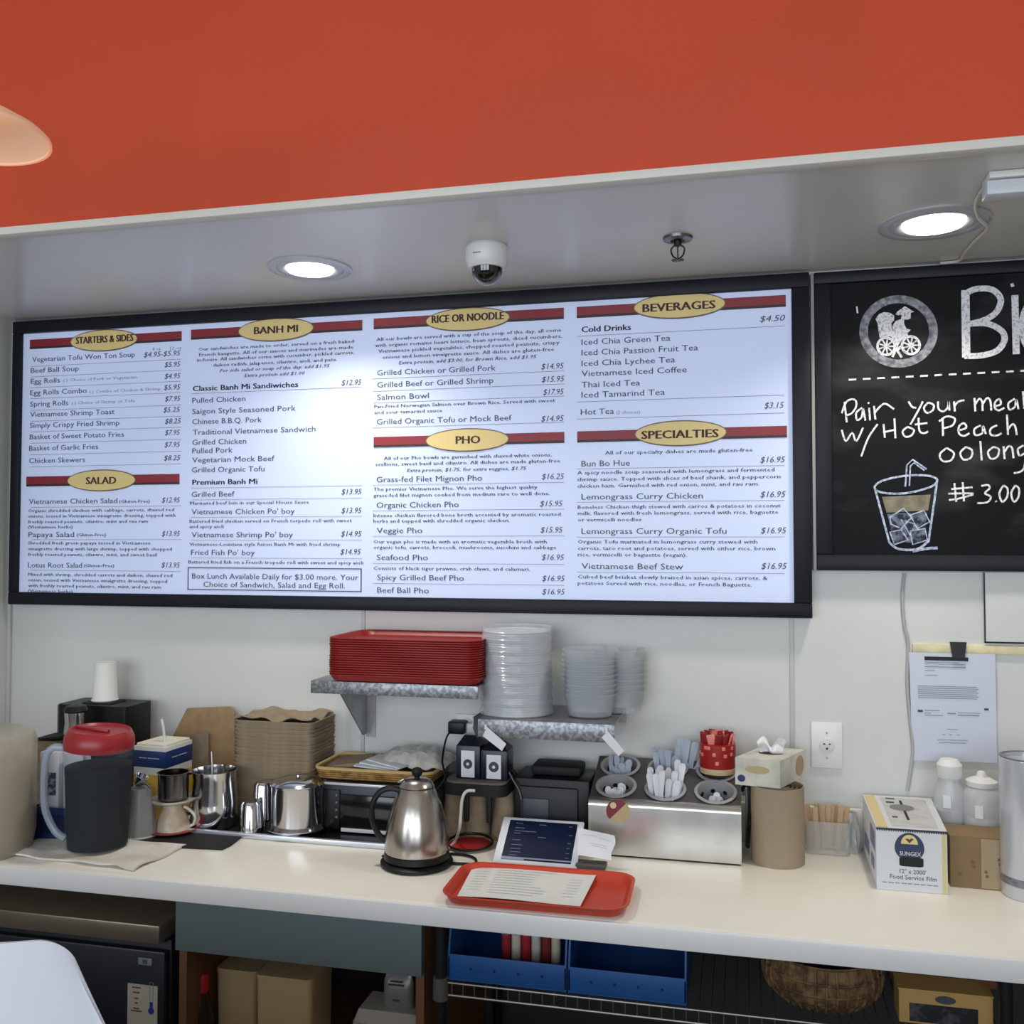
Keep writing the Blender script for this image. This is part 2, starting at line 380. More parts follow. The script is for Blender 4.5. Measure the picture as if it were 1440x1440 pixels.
K = crop(250, 430, 3.348)
header(K, 63, 868, 113, 160, 462, 113, 178, 52, 'BANH MI', 358, 562, 134)
rows(K, [(97, 828, 212, 'Our sandwiches are made to order, served on a fresh baked', 'd'), (100, 825, 238, 'French baugette. All of our sauces and marinades are made', 'd'),
 (90, 830, 263, 'in-house. All sandwiches come with cucumber, pickled carrots,', 'd'), (165, 750, 287, 'daikon radish, jalapenos, cilantro, aioli, and pate.', 'd'),
 (197, 715, 313, 'For side salad or soup of the day, add $1.95', 'e'), (313, 597, 336, 'Extra protein add $1.00', 'e'),
 (70, 565, 402, 'Classic Banh Mi Sandiwiches', 'b'), (770, 865, 375, '$12.95', 'p'),
 (68, 318, 458, 'Pulled Chicken'), (68, 555, 510, 'Saigon Style Seasoned Pork'), (68, 395, 558, 'Chinese B.B.Q. Pork'), (70, 648, 608, 'Traditional Vietnamese Sandwich'),
 (68, 322, 655, 'Grilled Chicken'), (68, 258, 695, 'Pulled Pork'), (68, 455, 738, 'Vegetarian Mock Beef'), (66, 408, 785, 'Grilled Organic Tofu'),
 (68, 373, 843, 'Premium Banh Mi', 'b'), (65, 267, 900, 'Grilled Beef'), (770, 865, 888, '$13.95', 'p'), (57, 617, 937, 'Marinated beef loin in our Special House Sauce', 'd'),
 (65, 550, 982, "Vietnamese Chicken Po' boy"), (770, 865, 976, '$13.95', 'p'), (55, 818, 1022, 'Battered fried chicken served on French torpedo roll with sweet', 'd'), (55, 215, 1047, 'and spicy aioli', 'd'),
 (65, 542, 1090, "Vietnamese Shrimp Po' boy"), (768, 865, 1086, '$14.95', 'p'), (55, 765, 1130, 'Vietnamese-Louisiana style fusion Banh Mi with fried shrimp', 'd'),
 (62, 362, 1173, "Fried Fish Po' boy"), (765, 862, 1170, '$14.95', 'p'), (50, 872, 1213, 'Battered fried fish on a French tropedo roll with sweet and spicy aioli', 'd'),
 (67, 850, 1284, 'Box Lunch Available Daily for $3.00 more. Your'), (120, 787, 1323, 'Choice of Sandwich, Salad and Egg Roll.')]
 + L(63, 868, (413, 857, 913, 995, 1102, 1186)), 'b')
a = W(*K(47, 1231), YT); b = W(*K(865, 1348), YT); bx = MB()
for q0, q1 in (((a.x, a.z), (b.x, a.z-.003)), ((a.x, b.z), (b.x, b.z+.003)), ((a.x, b.z), (a.x+.003, a.z)), ((b.x-.003, b.z), (b.x, a.z))):
    bx.poly([V((q0[0], YT-.0002, q0[1])), V((q1[0], YT-.0002, q0[1])), V((q1[0], YT-.0002, q1[1])), V((q0[0], YT-.0002, q1[1]))])
obj('printed_box_outline', bx, ink, t, smooth=0)

K = crop(510, 410, 3.2)
header(K, 50, 905, 122, 170, 472, 125, 190, 50, 'RICE OR NOODLE', 310, 632, 142)
header(K, 50, 907, 655, 702, 470, 668, 188, 50, 'PHO', 418, 525, 685)
rows(K, [(62, 893, 223, 'All our bowls are served with a cup of the soup of the day, all come', 'd'), (55, 897, 250, 'with organic romaine heart lettuce, bean sprouts, diced cucumbers,', 'd'),
 (70, 885, 276, 'Vietnamese pickled vegetables, chopped roasted peanuts, crispy', 'd'), (88, 860, 303, 'onions and lemon vinaigrette sauce. All dishes are gluten-free', 'd'),
 (162, 783, 328, 'Extra protein, add $3.00, for Brown Rice, add $1.95', 'e'),
 (65, 598, 378, 'Grilled Chicken or Grilled Pork'), (803, 905, 350, '$14.95', 'p'), (65, 588, 432, 'Grilled Beef or Grilled Shrimp'), (805, 908, 408, '$15.95', 'p'),
 (65, 297, 488, 'Salmon Bowl'), (812, 905, 465, '$17.95', 'p'), (52, 865, 525, 'Pan-Fried Norwegian Salmon over Brown Rice. Served with sweet', 'd'), (52, 357, 552, 'and sour tamarind sauce', 'd'),
 (63, 670, 598, 'Grilled Organic Tofu or Mock Beef'), (803, 905, 585, '$14.95', 'p'),
 (95, 850, 758, 'All of our Pho bowls are garnished with shaved white onions,', 'd'), (57, 888, 785, 'scallions, sweet basil and cilantro. All dishes are made gluten-free', 'd'), (198, 737, 812, 'Extra protein, $1.75, for extra veggies, $1.75', 'e'),
 (62, 537, 858, 'Grass-fed Filet Mignon Pho'), (805, 907, 845, '$16.25', 'p'), (48, 785, 897, 'The premier Vietnamese Pho. We serve the highest quality', 'd'), (48, 842, 925, 'grass-fed filet mignon cooked from medium rare to well done.', 'd'),
 (62, 432, 973, 'Organic Chicken Pho'), (797, 900, 967, '$15.95', 'p'), (48, 890, 1015, 'Intense chicken flavored bone broth accented by aromatic roasted', 'd'), (48, 662, 1040, 'herbs and topped with shredded organic chicken.', 'd'),
 (63, 268, 1087, 'Veggie Pho'), (800, 900, 1085, '$15.95', 'p'), (48, 828, 1133, 'Our vegan pho is made with an aromatic vegetable broth with', 'd'), (48, 870, 1158, 'organic tofu, carrots, broccoli, mushrooms, zucchini and cabbage', 'd'),
 (63, 293, 1208, 'Seafood Pho'), (805, 907, 1208, '$16.95', 'p'), (48, 752, 1252, 'Consists of black tiger prawns, crab claws, and calamari.', 'd'),
 (65, 455, 1298, 'Spicy Grilled Beef Pho'), (807, 910, 1303, '$16.95', 'p'), (65, 297, 1355, 'Beef Ball Pho'), (807, 910, 1363, '$16.95', 'p')]
 + L(45, 907, (392, 448, 500, 612, 870, 985, 1100, 1222, 1312)), 'c')

K = crop(800, 390, 3.0)
header(K, 33, 915, 125, 172, 465, 120, 195, 52, 'BEVERAGES', 310, 615, 147)
header(K, 35, 920, 650, 697, 470, 658, 195, 52, 'SPECIALTIES', 305, 628, 682)
rows(K, [(53, 260, 232, 'Cold Drinks', 'b'), (805, 912, 188, '$4.50', 'p'), (53, 428, 285, 'Iced Chia Green Tea'), (53, 545, 330, 'Iced Chia Passion Fruit Tea'), (53, 448, 375, 'Iced Chia Lychee Tea'),
 (53, 497, 418, 'Vietnamese Iced Coffee'), (53, 300, 465, 'Thai Iced Tea'), (53, 405, 508, 'Iced Tamarind Tea'), (50, 190, 580, 'Hot Tea'), (200, 300, 577, '(2 choices)', 's'), (825, 908, 553, '$3.15', 'p'),
 (152, 775, 748, 'All of our specialty dishes are made gluten-free', 'd'), (53, 257, 798, 'Bun Bo Hue'), (808, 913, 782, '$16.95', 'p'),
 (35, 867, 832, 'A spicy noodle soup seasoned with lemongrass and fermented', 'd'), (35, 893, 860, 'shrimp sauce. Topped with slices of beef shank, and peppercorn', 'd'), (35, 803, 888, 'chicken ham. Garnished with red onion, mint, and rau ram.', 'd'),
 (53, 565, 938, 'Lemongrass Curry Chicken'), (808, 915, 928, '$16.95', 'p'),
 (37, 893, 977, 'Boneless Chicken thigh stewed with carros & potatoes in coconut', 'd'), (37, 883, 1003, 'milk, flavored with fresh lemongrass, served with rice, baguette', 'd'), (37, 305, 1030, 'or vermicelli noodles', 'd'),
 (53, 665, 1083, 'Lemongrass Curry Organic Tofu'), (810, 918, 1080, '$16.95', 'p'),
 (37, 795, 1123, 'Organic Tofu marinated in lemongrass curry stewed with', 'd'), (37, 870, 1150, 'carrots, taro root and potatoes, served with either rice, brown', 'd'), (37, 498, 1177, 'rice, vermicelli or baguette (vegan).', 'd'),
 (53, 482, 1230, 'Vietnamese Beef Stew'), (812, 920, 1230, '$16.95', 'p'), (37, 838, 1270, 'Cubed beef brisket slowly braised in asian spices, carrots, &', 'd'), (37, 772, 1297, 'potatoes Served with rice, noodles, or French Baguette.', 'd')]
 + L(33, 910, (248, 525, 597, 808, 948, 1095, 1242)), 'd')

# ------------------------------------------------------------------ chalkboard
YC = -.035; YD = -.022; YK = -.0232
x0 = W(1147, 600, YC).x; x1 = x0+1.25; z1 = W(1147, 383, YC).z; z0 = W(1147, 802, YC).z
t = thing('chalkboard', 'black-framed chalkboard right of the menu with chalk cup drawing and Hot Peach oolong', 'chalkboard', ((x0+x1)/2, YD, z0))
fw = .042; al = mat('pale_edge', (150, 150, 148), .4)
obj('frame_rail', MB().box2((x0, YC, z1-fw*.75), (x1, -.002, z1), bev=.003), black_frame, t)
obj('frame_rail', MB().box2((x0, YC, z0), (x1, -.002, z0+fw), bev=.003), black_frame, t)
obj('frame_stile', MB().box2((x0, YC+.0005, z0+fw), (x0+fw, -.002, z1-fw*.75), bev=.003), black_frame, t)
obj('frame_stile', MB().box2((x1-fw, YC+.0005, z0+fw), (x1, -.002, z1-fw*.75), bev=.003), black_frame, t)
obj('side_edge', MB().box2((x0-.009, YC+.004, z0), (x0-.0005, -.002, z1), bev=.001), al, t, label='pale edge strip down the left side')
slate = mat('slate', (15, 16, 19), .6, c2=(78, 78, 80), vs=3.0, contrast=(.52, .9), stretch=(1, 1, 2.4), spec=.15)
obj('slate', MB().box2((x0+fw, YD, z0+fw), (x1-fw, -.004, z1-fw*.75)), slate, t)
chalk = mat('chalk', (140, 141, 148), .95, c2=(228, 228, 232), vs=160, contrast=(.3, .5))
chalk_g = mat('chalk_grey', (92, 94, 102), .95, c2=(165, 165, 172), vs=70, contrast=(.35, .65))
chalk_b = mat('chalk_blue', (104, 116, 146), .95, c2=(190, 200, 222), vs=120, contrast=(.3, .6))
chalk_t = mat('chalk_tan', (88, 82, 74), .95, c2=(160, 150, 130), vs=40, contrast=(.2, .9))
K = crop(1130, 360, 3.13)
SN = [0]
def st(mb, pts, w=8, Y=YK, closed=False, sm=4):
    P = [W(*K(*p), Y) for p in pts]
    if sm and len(P) > 2:
        Q = []; n = len(P)
        for i in range(n if closed else n-1):
            g = (lambda k: P[k % n]) if closed else (lambda k: P[min(max(k, 0), n-1)])
            p0, p1, p2, p3 = g(i-1), g(i), g(i+1), g(i+2)
            for k in range(sm):
                u = k/sm; Q.append(.5*((2*p1)+(p2-p0)*u+(2*p0-5*p1+4*p2-p3)*u*u+(3*p1-p0-3*p2+p3)*u**3))
        P = Q if closed else Q+[P[-1]]
    SN[0] += 1; mb.ribbon(P, w/3.13/540, Y-.00002*(SN[0] % 12), closed=closed)
hw = MB()
S = [[(180, 642), (190, 732)], [(168, 692), (190, 640), (225, 632), (232, 660), (212, 692), (185, 702)], [(258, 668), (232, 690), (236, 722), (256, 708), (262, 672), (272, 724)], [(288, 668), (293, 724)], [(284, 644), (288, 650)],
 [(310, 660), (316, 720)], [(314, 690), (335, 664), (360, 650), (398, 674)],
 [(462, 640), (478, 664), (496, 668)], [(525, 640), (505, 680), (470, 742)], [(548, 645), (530, 668), (542, 690), (568, 680), (572, 655), (548, 645)], [(592, 640), (594, 672), (614, 684), (634, 668), (638, 638), (642, 680)], [(662, 640), (666, 684)], [(664, 662), (680, 642), (708, 634)],
 [(752, 625), (756, 684)], [(756, 652), (774, 628), (786, 642), (788, 682)], [(788, 652), (808, 625), (822, 638), (826, 680)], [(842, 662), (868, 652), (862, 630), (844, 642), (842, 668), (858, 680), (884, 668)], [(930, 628), (902, 648), (906, 676), (930, 664), (936, 632), (946, 674)], [(966, 596), (972, 672)],
 [(168, 765), (186, 815), (214, 778), (232, 815), (262, 755)], [(326, 740), (285, 800), (254, 882)], [(352, 740), (358, 800)], [(400, 715), (404, 802)], [(350, 776), (406, 764)],
 [(458, 752), (436, 772), (448, 795), (474, 790), (486, 766), (458, 752)], [(506, 712), (510, 768), (530, 780), (548, 772)], [(490, 742), (545, 735)],
 [(612, 715), (614, 792)], [(596, 728), (630, 706), (666, 716), (655, 746), (616, 758)], [(682, 768), (716, 756), (706, 736), (684, 750), (684, 780), (705, 792), (730, 780)], [(780, 745), (752, 762), (756, 788), (786, 780), (790, 748), (802, 784)], [(852, 745), (824, 760), (824, 786), (850, 790), (872, 780)], [(895, 698), (900, 788)], [(900, 762), (920, 740), (932, 752), (938, 788)],
 [(630, 845), (600, 872), (612, 902), (648, 900), (662, 868), (630, 845)], [(715, 840), (690, 866), (704, 896), (736, 888), (742, 856), (715, 840)], [(778, 815), (784, 900)], [(836, 840), (812, 862), (824, 892), (852, 884), (860, 852), (836, 840)], [(880, 838), (885, 894)], [(885, 862), (902, 838), (918, 846), (924, 890)], [(968, 834), (944, 850), (950, 878), (974, 868)], [(976, 832), (976, 905), (962, 945), (925, 956)],
 [(664, 1000), (672, 1082)], [(700, 996), (706, 1080)], [(650, 1026), (744, 1018)], [(636, 1046), (748, 1046), (690, 1066), (640, 1074)],
 [(782, 1012), (812, 1008), (818, 1024), (798, 1044), (824, 1060), (808, 1084), (764, 1088)], [(846, 1078), (849, 1082)], [(880, 1010), (862, 1044), (874, 1082), (896, 1060), (898, 1024), (880, 1010)], [(932, 1010), (914, 1044), (926, 1082), (946, 1060), (948, 1024), (932, 1010)]]
for s in S: st(hw, s, 8)
obj('chalk_handwriting', hw, chalk, t, smooth=0)
tl = MB()
st(tl, [(712, 150), (716, 446)], 34, sm=0)
st(tl, [(712, 165), (760, 145), (830, 148), (868, 190), (850, 245), (800, 280), (730, 300)], 26)
st(tl, [(730, 298), (810, 298), (872, 330), (884, 372), (850, 418), (780, 438), (708, 440)], 26)
st(tl, [(930, 172), (936, 432)], 28, sm=0); st(tl, [(912, 130), (926, 126)], 15, sm=0)
st(tl, [(1080, 230), (1040, 190), (1000, 200), (968, 260), (962, 330), (985, 400), (1040, 425), (1085, 390)], 26)
for k in range(13):
    xx = 198+k*63; yy = 545-k*.052*63; st(tl, [(xx, yy), (xx+34, yy-2)], 8, sm=0)
st(tl, [(234, 222), (238, 252)], 7, sm=0)
obj('chalk_title', tl, chalk, t, smooth=0)
rg = MB(); cx, cy = 418, 332
st(rg, [(cx+154*math.cos(a), cy+142*math.sin(a)) for a in [2*PI*i/40 for i in range(40)]], 36, closed=True, sm=0)
obj('chalk_ring', rg, chalk_g, t, smooth=0)
# cyclo rider emblem: hood, rider in a conical hat, two spoked wheels
K2 = K; K = crop(1200, 400, 10.286)
em = MB()
def fill(mb, pts, Y=YK): mb.poly([V((q.x, Y, q.z)) for q in [W(*K(*p), Y) for p in pts]])
fill(em, [(320, 500), (370, 430), (440, 400), (530, 410), (590, 450), (590, 520), (550, 560), (560, 640), (600, 740), (640, 820), (570, 800), (540, 750), (380, 770), (360, 640), (350, 560)], YK)
fill(em, [(610, 430), (640, 390), (745, 315), (880, 395), (830, 410), (830, 490), (780, 510), (735, 505), (735, 570), (770, 640), (830, 655), (800, 690), (780, 700), (800, 760), (700, 800), (640, 900), (600, 860), (590, 740), (565, 600), (610, 530), (690, 500), (700, 440), (640, 445)], YK-.0004)
for wx, wy, r in ((475, 895, 125), (832, 880, 128)):
    P = [(wx+r*math.cos(2*PI*i/24), wy+r*math.sin(2*PI*i/24)) for i in range(24)]
    st(em, P, 11, YK-.0008, True, 0)
    for i in range(9):
        a = 2*PI*i/9; st(em, [(wx, wy), (wx+r*math.cos(a), wy+r*math.sin(a))], 7, YK-.0008, sm=0)
st(em, [(640, 900), (565, 1050)], 10, YK-.001, sm=0); st(em, [(600, 900), (700, 1055)], 10, YK-.001, sm=0); st(em, [(590, 960), (700, 900)], 14, YK-.001, sm=0)
obj('chalk_cyclo_emblem', em, chalk, t, smooth=0)
K = K2
cp = MB(); st(cp, [(312, 1020), (345, 990), (440, 968), (540, 966), (588, 984), (560, 1016), (450, 1044), (350, 1042)], 9, closed=True)
st(cp, [(316, 1030), (378, 1262)], 9, sm=0); st(cp, [(588, 990), (550, 1258)], 9, sm=0); st(cp, [(378, 1262), (420, 1290), (500, 1290), (550, 1255)], 10)
st(cp, [(448, 1015), (455, 920), (480, 896), (542, 938)], 7, sm=0); st(cp, [(466, 1012), (470, 925), (486, 910), (532, 944)], 6, sm=0)
for a in ([(380, 1150), (440, 1110), (475, 1150), (430, 1200), (385, 1180)], [(470, 1140), (530, 1120), (555, 1170), (500, 1200)], [(380, 1215), (430, 1205), (460, 1250), (400, 1270)], [(470, 1210), (535, 1200), (545, 1250), (480, 1270)], [(430, 1160), (490, 1180), (470, 1230)]):
    st(cp, a, 7, YK-.0006, True, 0)
st(cp, [(480, 1300), (540, 1288), (590, 1285)], 12)
obj('chalk_cup_outline', cp, chalk_b, t, smooth=0)
cf = MB(); fill(cf, [(345, 1060), (560, 1050), (548, 1120), (365, 1130)]); obj('chalk_drink', cf, chalk_t, t, smooth=0)
ci = MB(); fill(ci, [(368, 1135), (545, 1125), (532, 1262), (395, 1262)], YK-.0003); obj('chalk_ice', ci, mat('chalk_ice', (34, 38, 48), .9, c2=(128, 140, 164), vs=60, contrast=(.42, .7)), t, smooth=0)

# ------------------------------------------------------------------ ceiling fittings
lens_m = mat('lamp_lens', (255, 250, 240), .4, emit=6)
trim_m = mat('lamp_trim', (190, 192, 198), .3, coat=.3)
def downlight(px, py, rp, label):
    c = T(px, py, ZS); r = rp/ppm(c)
    t = thing('recessed_downlight', label, 'light', (c.x, c.y, ZS), 'recessed downlights in the soffit')
    obj('trim_ring', MB().lathe(c, [(r, 0), (r, -.004), (r*.9, -.007), (r*.8, -.006), (r*.78, -.001)], 48, caps=False), trim_m, t)
    obj('baffle', MB().lathe(c, [(r*.79, -.0045), (r*.7, -.007), (r*.58, -.003), (r*.55, -.001)], 48, caps=False), grey_pl if 0 else trim_m, t)
    obj('lens', MB().lathe(c, [(r*.56, -.001), (r*.54, -.009), (r*.3, -.013), (0, -.014)], 40), lens_m, t)
    l = bpy.data.lights.new('downlight_beam', 'AREA'); l.shape = 'DISK'; l.size = r; l.energy = 4.2; l.color = (1, .93, .82); l.spread = R(130)
    o = bpy.data.objects.new('downlight_beam', l); COL.objects.link(o); o.parent = t; o.location = (0, 0, -.018)
    return c
downlight(436, 377, 58, 'round recessed downlight in the soffit above the left part of the menu board')
c2 = downlight(1313, 313, 74, 'round recessed downlight above the chalkboard with a cable hanging past it')

c = T(685, 346, ZS)
t = thing('security_camera', 'white dome security camera with black bubble on the soffit', 'camera', (c.x, c.y, ZS))
r = 30/ppm(c)
obj('housing', MB().lathe(c, [(r*.92, 0), (r, -.006), (r, -.038), (r*.93, -.05), (r*.82, -.058), (r*.74, -.058)], 40), white_pl, t)
obj('dome', MB().lathe(c, [(r*.75, -.055)]+[(r*.72*math.cos(R(a)), -.06-r*.72*math.sin(R(a))) for a in range(0, 91, 10)], 32), mat('smoked_dome', (10, 12, 16), .06, coat=1), t)
m = MB(); m.box(c+V((-.012, -r*.985, -.03)), (.02, .002, .0025)); obj('badge', m, ink_l, t)
c = T(953, 334, ZS); r = 21/ppm(c)
t = thing('sprinkler_head', 'small metal fire sprinkler head hanging from the soffit', 'sprinkler', (c.x, c.y, ZS))
obj('escutcheon', MB().lathe(c, [(r, 0), (r*.95, -.006), (r*.5, -.009), (r*.45, -.004)], 32), mat('old_chrome', (120, 120, 118), .3, 1), t)
m = MB()
m.lathe(c, [(.009, 0), (.009, -.02), (.006, -.022)], 12)
for s in (-1, 1): m.tube([c+V((s*.006, 0, -.018)), c+V((s*.016, 0, -.028)), c+V((s*.012, 0, -.044)), c+V((s*.002, 0, -.052))], .0022, 6, 3)
m.tube([c+V((0, 0, -.02)), c+V((0, 0, -.052))], .0018, 6)
obj('yoke', m, mat('dark_brass', (62, 58, 50), .4, .8), t)
m = MB()
for k in range(10):
    a = 2*PI*k/10; m.box(c+V((.011*math.cos(a), .011*math.sin(a), -.055)), (.009, .003, .0015), rz=a)
m.lathe(c, [(.008, -.054), (.008, -.056)], 16); obj('deflector', m, MATS['dark_brass'], t)
# raceway and cable near the chalkboard
a = T(1386, 262, ZS-.02); 
t = thing('ceiling_raceway', 'white surface-mounted ceiling raceway at the right beside the downlight', 'raceway', (a.x+.5, a.y, ZS-.03))
obj('base_channel', MB().box2((a.x, a.y-.03, ZS-.014), (XR, a.y+.03, ZS-.0005), bev=.002), white_pl, t)
obj('cover', MB().box2((a.x-.003, a.y-.024, ZS-.045), (XR, a.y+.022, ZS-.016), bev=.003), mat('raceway_cover', (212, 215, 222), .35), t)
zc = ZS-.006
pts = [V((a.x+.002, a.y-.01, ZS-.02)), T(1378, 272, zc), T(1372, 288, zc), T(1376, 305, zc), T(1388, 318, ZS-.012), T(1386, 325, zc), T(1372, 338, zc), T(1357, 355, zc), T(1348, 367, zc), T(1322, 370, zc)]
single('ceiling_cable', MB().tube(pts, .004, 8, 5), mat('cable_white', (214, 212, 204), .45), 'white cable looping from the ceiling raceway past the downlight to the chalkboard', 'cable')

# pendant lamp at the left, hanging in the dining room
pc = CAM+ray(-44, 192)*1.62
t = thing('pendant_lamp', 'peach-lit pendant lamp shade cut off by the left edge, in front of the red bulkhead', 'lamp', pc)
rr = 106/ppm(pc)
shade_m = mat('shade_white', (236, 190, 158), .5, emit=.25)
pr = [(rr, 0), (rr, .006), (rr*.9, .018), (rr*.65, .036), (rr*.4, .05), (rr*.2, .06), (.02, .075), (.02, .1)]
inn = [(x-.004, z-.002) for x, z in pr][::-1]; inn[-1] = (rr-.004, 0)
obj('shade', MB().lathe(pc, pr+inn, 48, caps=False), shade_m, t)
obj('socket', MB().lathe(pc, [(.02, .05), (.02, .12), (.006, .14)], 20), white_pl, t)
obj('cord', MB().tube([pc+V((0, 0, .13)), V((pc.x, pc.y, 3.7))], .003, 6), blk, t)
obj('bulb', MB().lathe(pc, [(.012, .05), (.022, .035), (.022, .025), (.012, .012), (0, .01)], 20), mat('bulb_warm', (255, 214, 170), .4, emit=2.5), t)

# ------------------------------------------------------------------ wall fittings, right
def outlet(px0, py0, px1, py1, label, duplex=False):
    a = W(px0, py0, 0); b = W(px1, py1, 0); c = (a+b)/2
    t = thing('wall_outlet', label, 'outlet', (c.x, 0, b.z))
    obj('cover_plate', MB().box2((a.x, -.007, b.z), (b.x, -.0005, a.z), bev=.003), white_pl, t)
    for dz in ((-.02, .02) if duplex else (0,)):
        q = V((c.x, -.0072, c.z+dz)); Rm = Matrix.Rotation(R(90), 3, 'X')
        rec = obj('receptacle', MB().lathe(q, [(.0185, 0), (.0185, .003), (.017, .0035)], 28, rot=Rm), mat('outlet_face', (214, 213, 208), .4), t)
        m = MB()
        m.box(q+V((-.007, -.0038, .004)), (.006, .001, .003)); m.box(q+V((.007, -.0038, .004)), (.005, .001, .003)); m.box(q+V((0, -.0038, -.008)), (.005, .001, .005))
        obj('slot', m, blk, rec)
    m = MB()
    for dz in (-.033, .033): m.lathe(c+V((0, -.007, dz)), [(.003, 0), (.003, .0015)], 12, rot=Matrix.Rotation(R(90), 3, 'X'))
    o_ = obj('screw', m, steel_d, t); o_['kind'] = 'stuff'
outlet(1140, 1014, 1185, 1081, 'white wall outlet with a single round socket above the wrapped cutlery')
wob = [(1272, 806), (1269, 840), (1272, 880), (1277, 905), (1276, 960), (1280, 1010), (1284, 1050), (1281, 1080), (1276, 1112)]
single('wall_cable', MB().tube([W(x, y, -.006) for x, y in wob], .0042, 8, 5), mat('cable_grey', (176, 176, 176), .5), 'thin pale grey cable running down the wall from the chalkboard', 'cable')
# ticket rail, clip and notice
a = W(1283, 905, -.004); b = W(1440, 921, -.004)
single('wooden_rail', MB().box2((a.x, -.008, b.z), (b.x+.3, -.0005, a.z), bev=.001), mat('rail_wood', (208, 198, 162), .6, var=.15, vs=20), 'thin tan wooden rail on the wall holding the paper notice', 'rail')
P4 = [W(1278, 917, -.0095), W(1399, 920, -.0095), W(1403, 1073, -.006), W(1283, 1069, -.006)]
t = thing('paper_notice', 'white printed notice sheet clipped to the wooden rail on the wall', 'notice', (P4[3]+P4[2])/2)
def sheet(u, v):
    p = P4[0].lerp(P4[1], u).lerp(P4[3].lerp(P4[2], u), v); return p+V((0, -.002*math.sin(v*3+u*2)-.001, 0))
obj('sheet', MB().grid(sheet, 6, 8, .0006), mat('notice_paper', (208, 213, 228), .6), t)
def lines_on(fn, lst, off=V((0, -.0012, 0)), n=4):
    m = MB()
    for u0, u1, v, h in lst:
        for i in range(n):
            ua = u0+(u1-u0)*i/n; ub = u0+(u1-u0)*(i+1)/n
            m.poly([fn(ua, v)+off, fn(ub, v)+off, fn(ub, v+h)+off, fn(ua, v+h)+off])
    return m
obj('heading_bar', lines_on(sheet, [(.18, .69, .035, .035)]), blk, t, smooth=0)
ls = [(.18, .58, .085, .006), (.18, .65, .1, .006), (.18, .66, .125, .008), (.18, .3, .16, .006), (.18, .33, .205, .006)]
ls += [(.09, .78+.02*(i % 2), .305+i*.018, .007) for i in range(7)]
ls += [(.16, .34, .53, .007), (.16, .24, .555, .007), (.16, .38, .575, .007), (.43, .53, .55, .012), (.55, .82, .545, .006), (.55, .8, .565, .01), (.42, .55, .7, .006), (.36, .4, .75, .006), (.44, .48, .75, .006), (.53, .57, .75, .006), (.3, .66, .8, .006), (.32, .64, .825, .006)]
obj('printed_lines', lines_on(sheet, ls), ink_l, t, smooth=0)
obj('printed_emblem', lines_on(sheet, [(.08, .14, .53, .02), (.86, .91, .5, .018)]), ink, t, smooth=0)
c = W(1347, 905, -.012)
m = MB(); m.prism([c+V((-.02, 0, .004)), c+V((.02, 0, .004)), c+V((.014, -.004, -.036)), c+V((-.014, -.004, -.036))], (0, -.006, 0))
single('binder_clip', m, blk, 'black binder clip gripping the top of the paper notice', 'clip')
a = W(1381, 865, -.006); b = W(1384, 904, -.006)
t = thing('wall_sign_holder', 'white rectangular wall panel with thin black border under the chalkboard, cut off at right', 'sign', (b.x+.15, -.004, b.z))
obj('panel', MB().box2((b.x+.002, -.009, b.z+.002), (b.x+.42, -.0085, z0-.003)), white_wall, t)
m = MB(); m.box2((b.x, -.011, b.z), (b.x+.42, -.0086, b.z+.004)); m.box2((b.x, -.011, b.z), (b.x+.003, -.0086, z0-.003)); obj('border', m, blk, t)

# ------------------------------------------------------------------ wall shelves
def shelf(pxl, pyl, pxr, yfront, th, label, brackets):
    a = W(pxl, pyl, yfront); b = W(pxr, pyl, yfront)
    t = thing('wall_shelf', label, 'shelf', ((a.x+b.x)/2, yfront/2, a.z-th), 'galvanised wall shelves')
    obj('shelf_plate', MB().box2((a.x, yfront+.003, a.z-.004), (b.x, -.001, a.z)), steel_d, t)
    obj('front_lip', MB().box2((a.x, yfront, a.z-th), (b.x, yfront+.003, a.z), bev=.0008), galv, t)
    obj('rear_flange', MB().box2((a.x, -.004, a.z-.0405), (b.x, -.001, a.z-.0045)), steel_d, t)
    for bx in brackets:
        q = W(bx, pyl+20, -.02).x
        m = MB(); m.prism([V((q, -.001, a.z-.005)), V((q, yfront*.82, a.z-.005)), V((q, yfront*.82, a.z-.03)), V((q, -.03, a.z-.19)), V((q, -.001, a.z-.19))], (.003, 0, 0))
        m.box2((q, -.003, a.z-.2), (q+.03, -.0005, a.z-.005)); obj('bracket', m, steel_d, t)
    return a, b
YS = -.26
s1a, s1b = shelf(437, 957, 672, YS, .034, 'upper galvanised wall shelf carrying the stack of red trays', (512,))
s2a, s2b = shelf(672, 1011, 864, YS, .046, 'lower galvanised wall shelf with mottled front lip carrying the clear lids and bowls', (690,))

# red tray stack
def tray(c, w, d, h, rz, m, name, label, group=None, lip=.012):
    c = V(c); Rm = Matrix.Rotation(rz, 3, 'Z')
    def ring(g, z): return [c+Rm @ V((p[0], p[1], z)) for p in rrect(w+2*g, d+2*g, .045+g, 6)]
    rings = [ring(-.03, 0), ring(-.012, .003), ring(-.004, h-.004), ring(0, h), ring(0, h+.002), ring(-.006, h+.001), ring(-.016, .006), ring(-.034, .003)]
    return single(name, MB().loft(rings), m, label, 'tray', group, origin=c)
xa = W(458, 960, YS).x; xb = W(672, 960, YS).x
ctr = V(((xa+xb)/2+.004, YS/2-.012, s1a.z+.001)); red_tr = mat('stack_red', (146, 30, 26), .42)
tw = xb-xa+.004
t0 = tray(ctr, tw, .27, .018, 0, red_tr, 'food_tray', 'lowest red plastic tray of the stack on the upper shelf', 'red trays stacked on the wall shelf')
